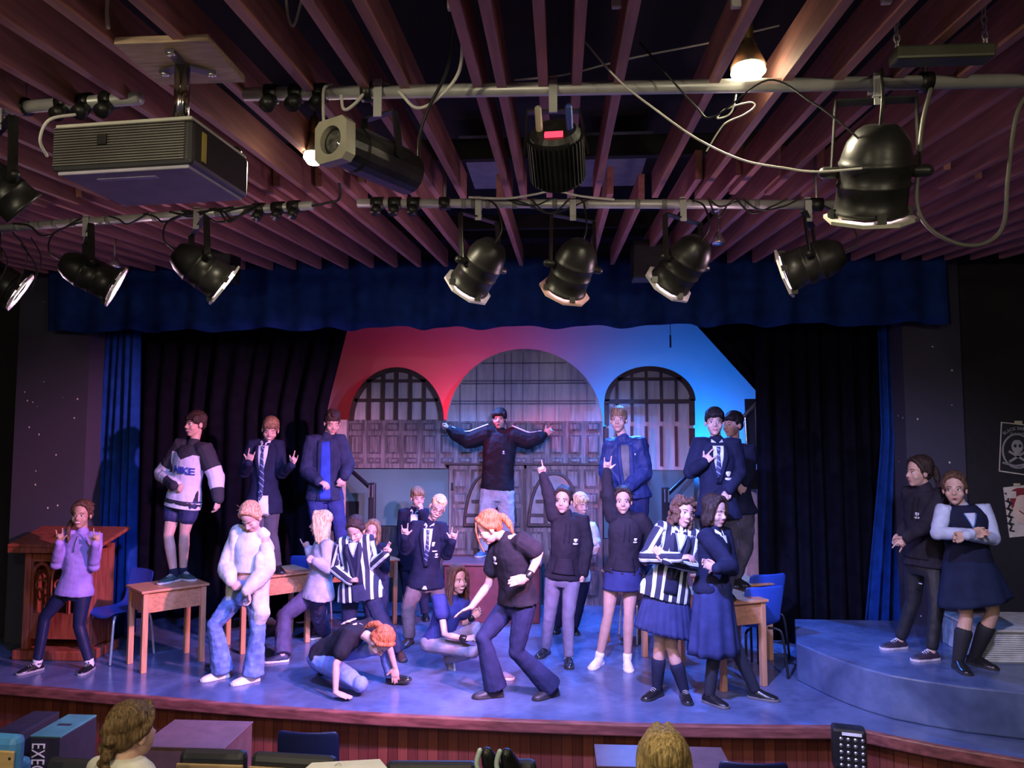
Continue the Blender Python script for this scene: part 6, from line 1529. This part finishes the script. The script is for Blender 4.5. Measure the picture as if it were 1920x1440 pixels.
# --- hoodie girl pointing up
HOOD = cloth('black_hoodie_fleece', (0.020, 0.017, 0.026), bump=.15)
def hoodie(f, displace=.02, hem=-.06):
    top(f, 'hoodie', HOOD, collar=1, hem=hem, infl=.028, bulk=.006, displace=displace)
    MB().tube(curve_pts([f.Sc - f.lat * .085 * f.s + f.fw * .035, f.Sc - f.lat * .07 * f.s - f.fw * .07 + f.up * .03, f.Sc - f.fw * .10 + f.up * .01, f.Sc + f.lat * .07 * f.s - f.fw * .07 + f.up * .03, f.Sc + f.lat * .085 * f.s + f.fw * .035], 4), .030, 10).obj('hood', HOOD, f.root, smooth=True)
    for sg in (-1, 1): strip(f, 'drawstring', [(.93, *sorted((sg * .018, sg * .023))), (.6, *sorted((sg * .022, sg * .027)))], BLACKC, .012, nu=1, nv=8)
    strip(f, 'front_pocket', [(.32, -.075, .075), (.05, -.11, .11)], HOOD, .012)
f = person('dark-haired girl in a black hoodie and grey leggings pointing one finger straight up', 1.60, ((1007, 1236, -25), (1068, 1256, 2)), (1056, 1078), (1066, 972), (1056, 939),
           ((1030, 928, 0), (1018, 892, 0), (1009, 862, 0)), ((1100, 1022, 0), (1095, 1074, -.02), (1092, 1097, 0)), hyaw=-12, hd=-.02, knees=((1030, 1158), (1065, 1156)), hands=('point', 'fist'), palms=((.5, -.8, 0), (-1, .2, 0)), mouth='flat', gaze=-.002)
hoodie(f); emblem(f, .62, .085, 1.1)
legs_garment(f, 'leggings', cloth('violet_grey_leggings', (0.20, 0.18, 0.25), bump=.1), infl=.012, displace=.008)
for i in (0, 1): shoe(f, i, mat('black_glitter_shoe', (.02, .025, .03), .12, noise=.9, scale=40), SOLEK, SOCKW, .16)
hair(f, 'bun', H_DARK, 12)
W_ = f.arms[0][2]; E = f.arms[0][1]
for k in (.05, .16): MB().tube([W_.lerp(E, k), W_.lerp(E, k + .05)], .029, 12).obj('bracelet', mat('pink_bracelet', (.65, .4, .5), .5), f.root, smooth=True)
# --- hoodie girl with horn sign
f = person('girl in a black hoodie and short navy skirt raising a horn sign above her head', 1.60, ((1107, 1257, -28), (1180, 1262, 0)), (1167, 1072), (1175, 972), (1168, 940),
           ((1140, 930, 0), (1138, 884, 0), (1140, 852, 0)), ((1218, 998, .02), (1216, 1042, .12), (1204, 1058, .03)), hyaw=-4, knees=((1140, 1156), (1179, 1153)), hands=('rock', 'fist'), bare=True)
hoodie(f, hem=-.02); emblem(f, .62, .085, .9)
skirt(f, 'skirt', cloth('navy_skort_cloth', (0.03, 0.036, 0.13)), .155, rx1=.185, ry1=.15)
for i in (0, 1): shoe(f, i, SHOEW, SOLEW, SOCKW, .10, laces=SOCKW)
hair(f, 'pony', H_DARK, 13)
# --- boy half hidden behind the pointing girl
f = person('blond boy in a pale striped shirt mostly hidden behind the girl pointing up', 1.48, ((1040, 1190, -10), (1082, 1192, 10)), (1080, 1078), (1090, 985), (1089, 946),
           ((1058, 1020, 0), (1062, 1060, 0), (1064, 1075, 0)), ((1117, 1012, 0), (1122, 1027, -.1), (1106, 1036, -.05)), yaw=10, hyaw=30, hpitch=-12, hands=('relax', 'relax'), eyes='down')
top(f, 'shirt', cloth('pale_green_shirt', (0.55, 0.62, 0.58)), hem=-.1, infl=.022, sleeve=1.35, displace=.016)
legs_garment(f, 'trousers', NAVYT, infl=.022)
for i in (0, 1): shoe(f, i, SHOEK, SOLEK)
hair(f, 'fringe', H_BLOND, 14)
# --- boy in puffer jacket
f = person('curly-haired boy in an open blue puffer jacket standing hands clasped behind the raised horn sign', 1.72, ((1168, 1084, -15), (1212, 1082, 10)), (1180, 925), (1172, 832), (1160, 788),
           ((1138, 885, 0), (1148, 912, -.14), (1160, 922, -.02)), ((1207, 886, -.02), (1180, 912, -.16), (1164, 922, -.02)), yaw=-8, z=DESK, hyaw=-14, hands=('fist', 'fist'), swk=.9, mouth='flat')
PUFF = cloth('blue_quilted_nylon', (0.022, 0.036, 0.125), rough=.5, bump=.6, bscale=14)
def top_puff(f):
    o = top(f, 'puffer_jacket', PUFF, hem=-.1, infl=.05, bulk=.008, displace=.03, blouse=.0); return o
top_puff(f)
strip(f, 't_shirt', [(.98, -.04, .045), (.5, -.035, .03), (.12, -.025, .02)], cloth('grey_green_jersey', (.12, .12, .13)), .006)
for sg in (-1, 1): strip(f, 'jacket_edge', [(1.0, *sorted((sg * .035, sg * .07))), (.7, *sorted((sg * .045, sg * .075))), (.0, *sorted((sg * .02, sg * .06)))], PUFF, .018, nu=3)
strip(f, 'chest_mark', [(.80, .085, .097), (.765, .085, .097)], WHITEC, .024, nu=2, nv=2)
MB().tube(curve_pts([f.Sc - f.lat * .10 + f.fw * .03, f.Sc - f.lat * .08 - f.fw * .08 + f.up * .03, f.Sc - f.fw * .11, f.Sc + f.lat * .09 - f.fw * .08 + f.up * .03, f.Sc + f.lat * .11 + f.fw * .03], 4), .04, 10).obj('hood', PUFF, f.root, smooth=True)
legs_garment(f, 'track_pants', cloth('navy_track_cloth', (0.02, 0.025, 0.085)), infl=.03, displace=.012)
for i in (0, 1): shoe(f, i, SHOEN, SOLEW)
hair(f, 'quiff', H_LBROWN, 15)
# --- curly girl in striped blazer
f = person('curly-haired girl with folded arms in a striped blazer and navy pleated skirt', 1.57, ((1206, 1315, -45), (1292, 1324, 2)), (1250, 1098), (1272, 996), (1281, 962),
           ((1212, 1044, -.10), (1272, 1046, -.17), (1288, 1044, -.02)), ((1300, 1060, -.06), (1252, 1052, -.19), (1232, 1030, .02)), yaw=6, hyaw=22, hroll=-16, knees=((1237, 1202), (1259, 1214)), hands=('relax', 'flat'), palms=((0, .3, -1), (0, -1, 0)), gaze=-.003, bare=True)
top(f, 'blazer', M_STRIPE, hem=-.22, infl=.030, flare=.09, displace=.012, stripes=True)
strip(f, 'jumper_front', [(.97, -.05, .05), (.5, -.055, .055), (-.08, -.06, .05)], NAVY, .008)
strip(f, 'shirt_front', [(.985, -.035, .035), (.86, -.026, .026), (.72, -.003, .003)], WHITEC, .014)
for sg in (-1, 1):
    for k in (0, 1): strip(f, 'neck_trim', [(.98, *sorted((sg * (.036 + .010 * k), sg * (.041 + .010 * k)))), (.70 - .045 * k, *sorted((sg * -.001, sg * .004)))], mat('pale_blue_trim', (.35, .45, .65), .7), .017, nu=1, nv=8)
lapels(f, M_STRIPE, .2, .056, .016); shirt_collar(f)
skirt(f, 'pleated_skirt', NAVYS, .37, rx1=.245, ry1=.18, pleats=26, amp=.016, shift=(-.02, -.02), hem_tilt=-.05, top_t=-.03)
for i in (0, 1): shoe(f, i, SHOEK, SOLEK, SOCKN, .56, laces=mat('grey_laces', (.35, .35, .35), .7))
hair(f, 'curly', H_BROWN, 16)
# --- jumper girl back to back
f = person('brown-haired girl in navy jumper and long skirt leaning back to back with the curly girl', 1.58, ((1366, 1330, 42), (1461, 1316, 66)), (1336, 1098), (1338, 1000), (1341, 960),
           ((1368, 1060, -.12), (1345, 1066, -.08), (1335, 1062, .02)), ((1372, 1066, -.02), (1352, 1072, -.14), (1336, 1068, -.02)), yaw=46, hyaw=38, hpitch=-8, knees=((1342, 1202), (1378, 1212)), hands=('relax', 'relax'), eyes='down', mouth='flat')
top(f, 'jumper', NAVY, hem=-.1, infl=.028, bulk=.004, displace=.014); shirt_collar(f)
strip(f, 'shirt_front', [(.985, -.03, .03), (.85, -.004, .004)], WHITEC, .010)
skirt(f, 'long_skirt', NAVYS, .52, rx1=.22, ry1=.19, pleats=9, amp=.018, shift=(-.01, -.02))
legs_garment(f, 'tights', mat('black_tights_knit', (.014, .014, .024), .7), infl=.010, displace=0)
for i in (0, 1): shoe(f, i, SHOEK, mat('grey_brown_sole', (.12, .10, .10), .6), laces=BLACKC)
hair(f, 'bob', H_DARK, 17)
# --- boys on the right desks
f = person('boy in crested blazer, hand on chest, standing on the front right desk', 1.56, ((1336, 1132, -10), (1374, 1127, 8)), (1345, 958), (1344, 832), (1340, 792),
           ((1296, 884, 0), (1319, 868, -.14), (1340, 848, -.03)), ((1384, 886, 0), (1368, 918, -.10), (1360, 930, 0)), yaw=-6, z=DESK, hyaw=-10, knees=((1345, 1040), (1370, 1036)), hands=('rock', 'fist'), palms=((0.3, .8, -.2), None), mouth='flat', swk=1.1)
top(f, 'blazer', NAVY, hem=-.10, infl=.034, displace=.014, flare=.08, bulk=.004)
shirt_tie(f, .5, .055, tie_to=.5); lapels(f, NAVY, .44); shirt_collar(f); emblem(f, .52, .085, 1.3)
q = MB()
for t in (.32, .12): q.ell(conform(f, -.03 * f.s, t, .012), (.008, .005, .008), 8)
q.obj('button', M_BLKM, f.root)
legs_garment(f, 'trousers', GREYT, infl=.028, displace=.016)
for i in (0, 1): shoe(f, i, SHOEK, SOLEK)
hair(f, 'fringe', H_BLACK, 18)
f = person('dark-haired boy in a blazer standing close behind the hand-on-chest boy', 1.55, ((1386, 1104, 20), (1404, 1102, 30)), (1378, 950), (1378, 842), (1374, 797),
           ((1360, 890, 0), (1366, 930, 0), (1368, 950, 0)), ((1404, 890, 0), (1398, 905, -.08), (1392, 912, 0)), yaw=-20, z=DESK, hyaw=-55, knees=((1384, 1030), (1398, 1026)), mouth='flat')
top(f, 'blazer', NAVY, hem=-.10, infl=.03, displace=.014, flare=.08); shirt_collar(f)
legs_garment(f, 'trousers', GREYT, infl=.026, displace=.016)
for i in (0, 1): shoe(f, i, SHOEK, SOLEK)
hair(f, 'fringe', H_BLACK, 19)
# --- two girls on the right step
f = person('girl in dark hoodie and black leggings seen in profile on the right step', 1.60, ((1652, 1218, -74), (1710, 1240, -74)), (1733, 1052), (1736, 924), (1722, 886),
           ((1712, 972, .02), (1690, 1000, 0), (1684, 1010, 0)), ((1738, 985, -.04), (1700, 1008, -.08), (1683, 1026, -.01)), yaw=-58, z=ST, hyaw=-80, knees=((1712, 1128), (1756, 1136)), hands=('relax', 'rock'), palms=(None, (0, -1, -.2)), sides=('r', 'r'), mouth='flat', g=1.08, foot_up=1)
hoodie(f); emblem(f, .66, .02, .9)
legs_garment(f, 'leggings', mat('black_lycra', (.010, .010, .014), .6), to=1.86, infl=.010, displace=.006)
strip(f, 'leg_mark', [(-.3, .02, .05), (-.315, .02, .05)], WHITEC, .02, nu=2, nv=2)
for i in (0, 1): shoe(f, i, mat('purple_black_trainer', (.03, .02, .035), .5), mat('pinkish_sole', (.55, .47, .52), .5), laces=SOCKW)
hair(f, 'pony', H_DARK, 20)
f = person('girl in navy vest over pale blue shirt, arms folded, on the right step', 1.58, ((1817, 1268, -5), (1872, 1258, 30)), (1816, 1058), (1806, 955), (1790, 918),
           ((1758, 1000, -.10), (1820, 1000, -.18), (1840, 996, .02)), ((1862, 1010, -.06), (1812, 1004, -.20), (1790, 1006, 0)), yaw=-6, z=ST, hyaw=-30, hroll=2, knees=((1812, 1156), (1862, 1146, -.10)), hands=('relax', 'relax'), mouth='open', gaze=-.004, swk=1.1, g=1.05, bare=True)
SHB = cloth('pale_blue_shirt_cotton', (0.42, 0.46, 0.60))
top(f, 'shirt', SHB, hem=-.1, infl=.012, bulk=.010, displace=.010, collar=.3)
vm = torso_mesh(f, -.06, .036, .01, top=1.085)
remesh_obj('knitted_vest', vm, NAVY, f.root, .009, 3, None, .010)
f.tbvh = BVHTree.FromPolygons(vm.v, vm.f)
strip(f, 'shirt_front', [(.96, -.04, .04), (.72, -.004, .004)], SHB, .012)
for sg in (-1, 1): strip(f, 'neck_trim', [(.95, *sorted((sg * .040, sg * .048))), (.70, *sorted((sg * -.002, sg * .006)))], mat('blue_trim', (.06, .16, .42), .7), .016, nu=1, nv=8)
shirt_collar(f, SHB)
skirt(f, 'skirt', cloth('dark_navy_skirt_cloth', (0.012, 0.018, 0.05)), .28, rx1=.255, ry1=.2, pleats=7, amp=.012, hem_tilt=.05, shift=(.02, -.02))
for i in (0, 1): shoe(f, i, SHOEK, SOLEK, mat('black_sock_knit', (.010, .010, .014), .8), .62)
hair(f, 'pony', H_BROWN, 21)
# ---------------------------------------------------------------- spectators, backs to the camera
def spectator(label, head, D, hk, hm, style, top_m, turn=180, braid=False, roll=0):
    f = Fig(); f.H = 1.6; f.s = 1.0; f.g = 1.0; f.hk = hk; f.hc = P(*head, D); fo = V((math.sin(R(turn)), -math.cos(R(turn)), -.05)).normalized(); hl = V((math.cos(R(turn)), math.sin(R(turn)), 0)); hu = -hl.cross(fo)
    if hu.z < 0: hu = -hu
    f.HM = lambda x, y, z_: f.hc + (hl * x + fo * y + hu * z_) * hk
    f.hR = Matrix((hl, fo, hu)).transposed(); f.root = thing('person', label, 'person', f.hc - V((0, 0, .9)), 'spectators before the stage')
    hell = f.hell = lambda mb, c, r, seg=14: mb.ell(f.HM(*c), [q * hk for q in r], seg, f.hR)
    b = MB(); hell(b, (0, -.014, .042), (.073, .090, .080), 20); hell(b, (0, .022, -.030), (.057, .064, .078), 18)
    for q in (-1, 1): hell(b, (q * .074, -.008, -.008), (.010, .020, .030), 10)
    hell(b, (0, .085, -.02), (.01, .016, .016), 8)
    n = f.HM(0, -.03, -.09); S0 = n - V((0, 0, .05))
    b.tube([f.HM(0, -.02, -.05), n, S0], .05, 12)
    sl = hl if hl.x > 0 else -hl
    b.loft([[S0 + V((0, 0, dz)) + sl * rx * math.cos(u) + fo * ry * math.sin(u) for u in [2 * math.pi * k / 18 for k in range(18)]] for dz, rx, ry in ((.05, .05, .05), (.0, .13, .075), (-.1, .17, .1), (-.3, .15, .1), (-.6, .16, .12))])
    remesh_obj('body', b, SKIN, f.root, .0065, 3)
    b = MB(); b.loft([[S0 + V((0, 0, dz)) + sl * rx * math.cos(u) + fo * ry * math.sin(u) for u in [2 * math.pi * k / 18 for k in range(18)]] for dz, rx, ry in ((.055, .062, .06), (.02, .14, .09), (-.05, .20, .11), (-.3, .18, .13), (-.62, .19, .15))])
    for q in (-1, 1): b.tube([S0 + sl * q * .17 - V((0, 0, .05)), S0 + sl * q * .21 - V((0, 0, .3)), S0 + sl * q * .16 - V((0, 0, .5)) + fo * .2], [.07, .06, .05], 12)
    remesh_obj('top', b, top_m, f.root, .01, 3, None, .02)
    hair(f, style, hm, 31, braid=braid); return f
spectator('spectator with a plaited brown bun-like braid seen from behind at the lower left', (252, 1374), 3.0, .95, hair_mat('plaited_brown_hair', (0.11, 0.065, 0.03)), 'bun', CREAM, 150, braid=True)
spectator('spectator with straight blonde hair seen from behind at the bottom right of centre', (1246, 1438), 2.75, 1.0, hair_mat('dark_blonde_hair', (0.36, 0.25, 0.10)), 'shoulder', NAVY, 178)
# ================================================================ finish: bake modifiers that build shapes, run per-object fitting
dg = bpy.context.evaluated_depsgraph_get()
for o, fn in PENDING:
    me = bpy.data.meshes.new_from_object(o.evaluated_get(dg)); me.name = o.name
    if fn: fn(o, me)
    if o.type != 'MESH':
        n = bpy.data.objects.new('tmp', me); COL.objects.link(n)
        nm = o.name.split('.')[0]; par = o.parent; mi = o.matrix_parent_inverse.copy()
        for k in o.keys(): n[k] = o[k]
        bpy.data.objects.remove(o); n.name = nm
        if par: n.parent = par; n.matrix_parent_inverse = mi
    else:
        o.modifiers.clear(); o.data = me
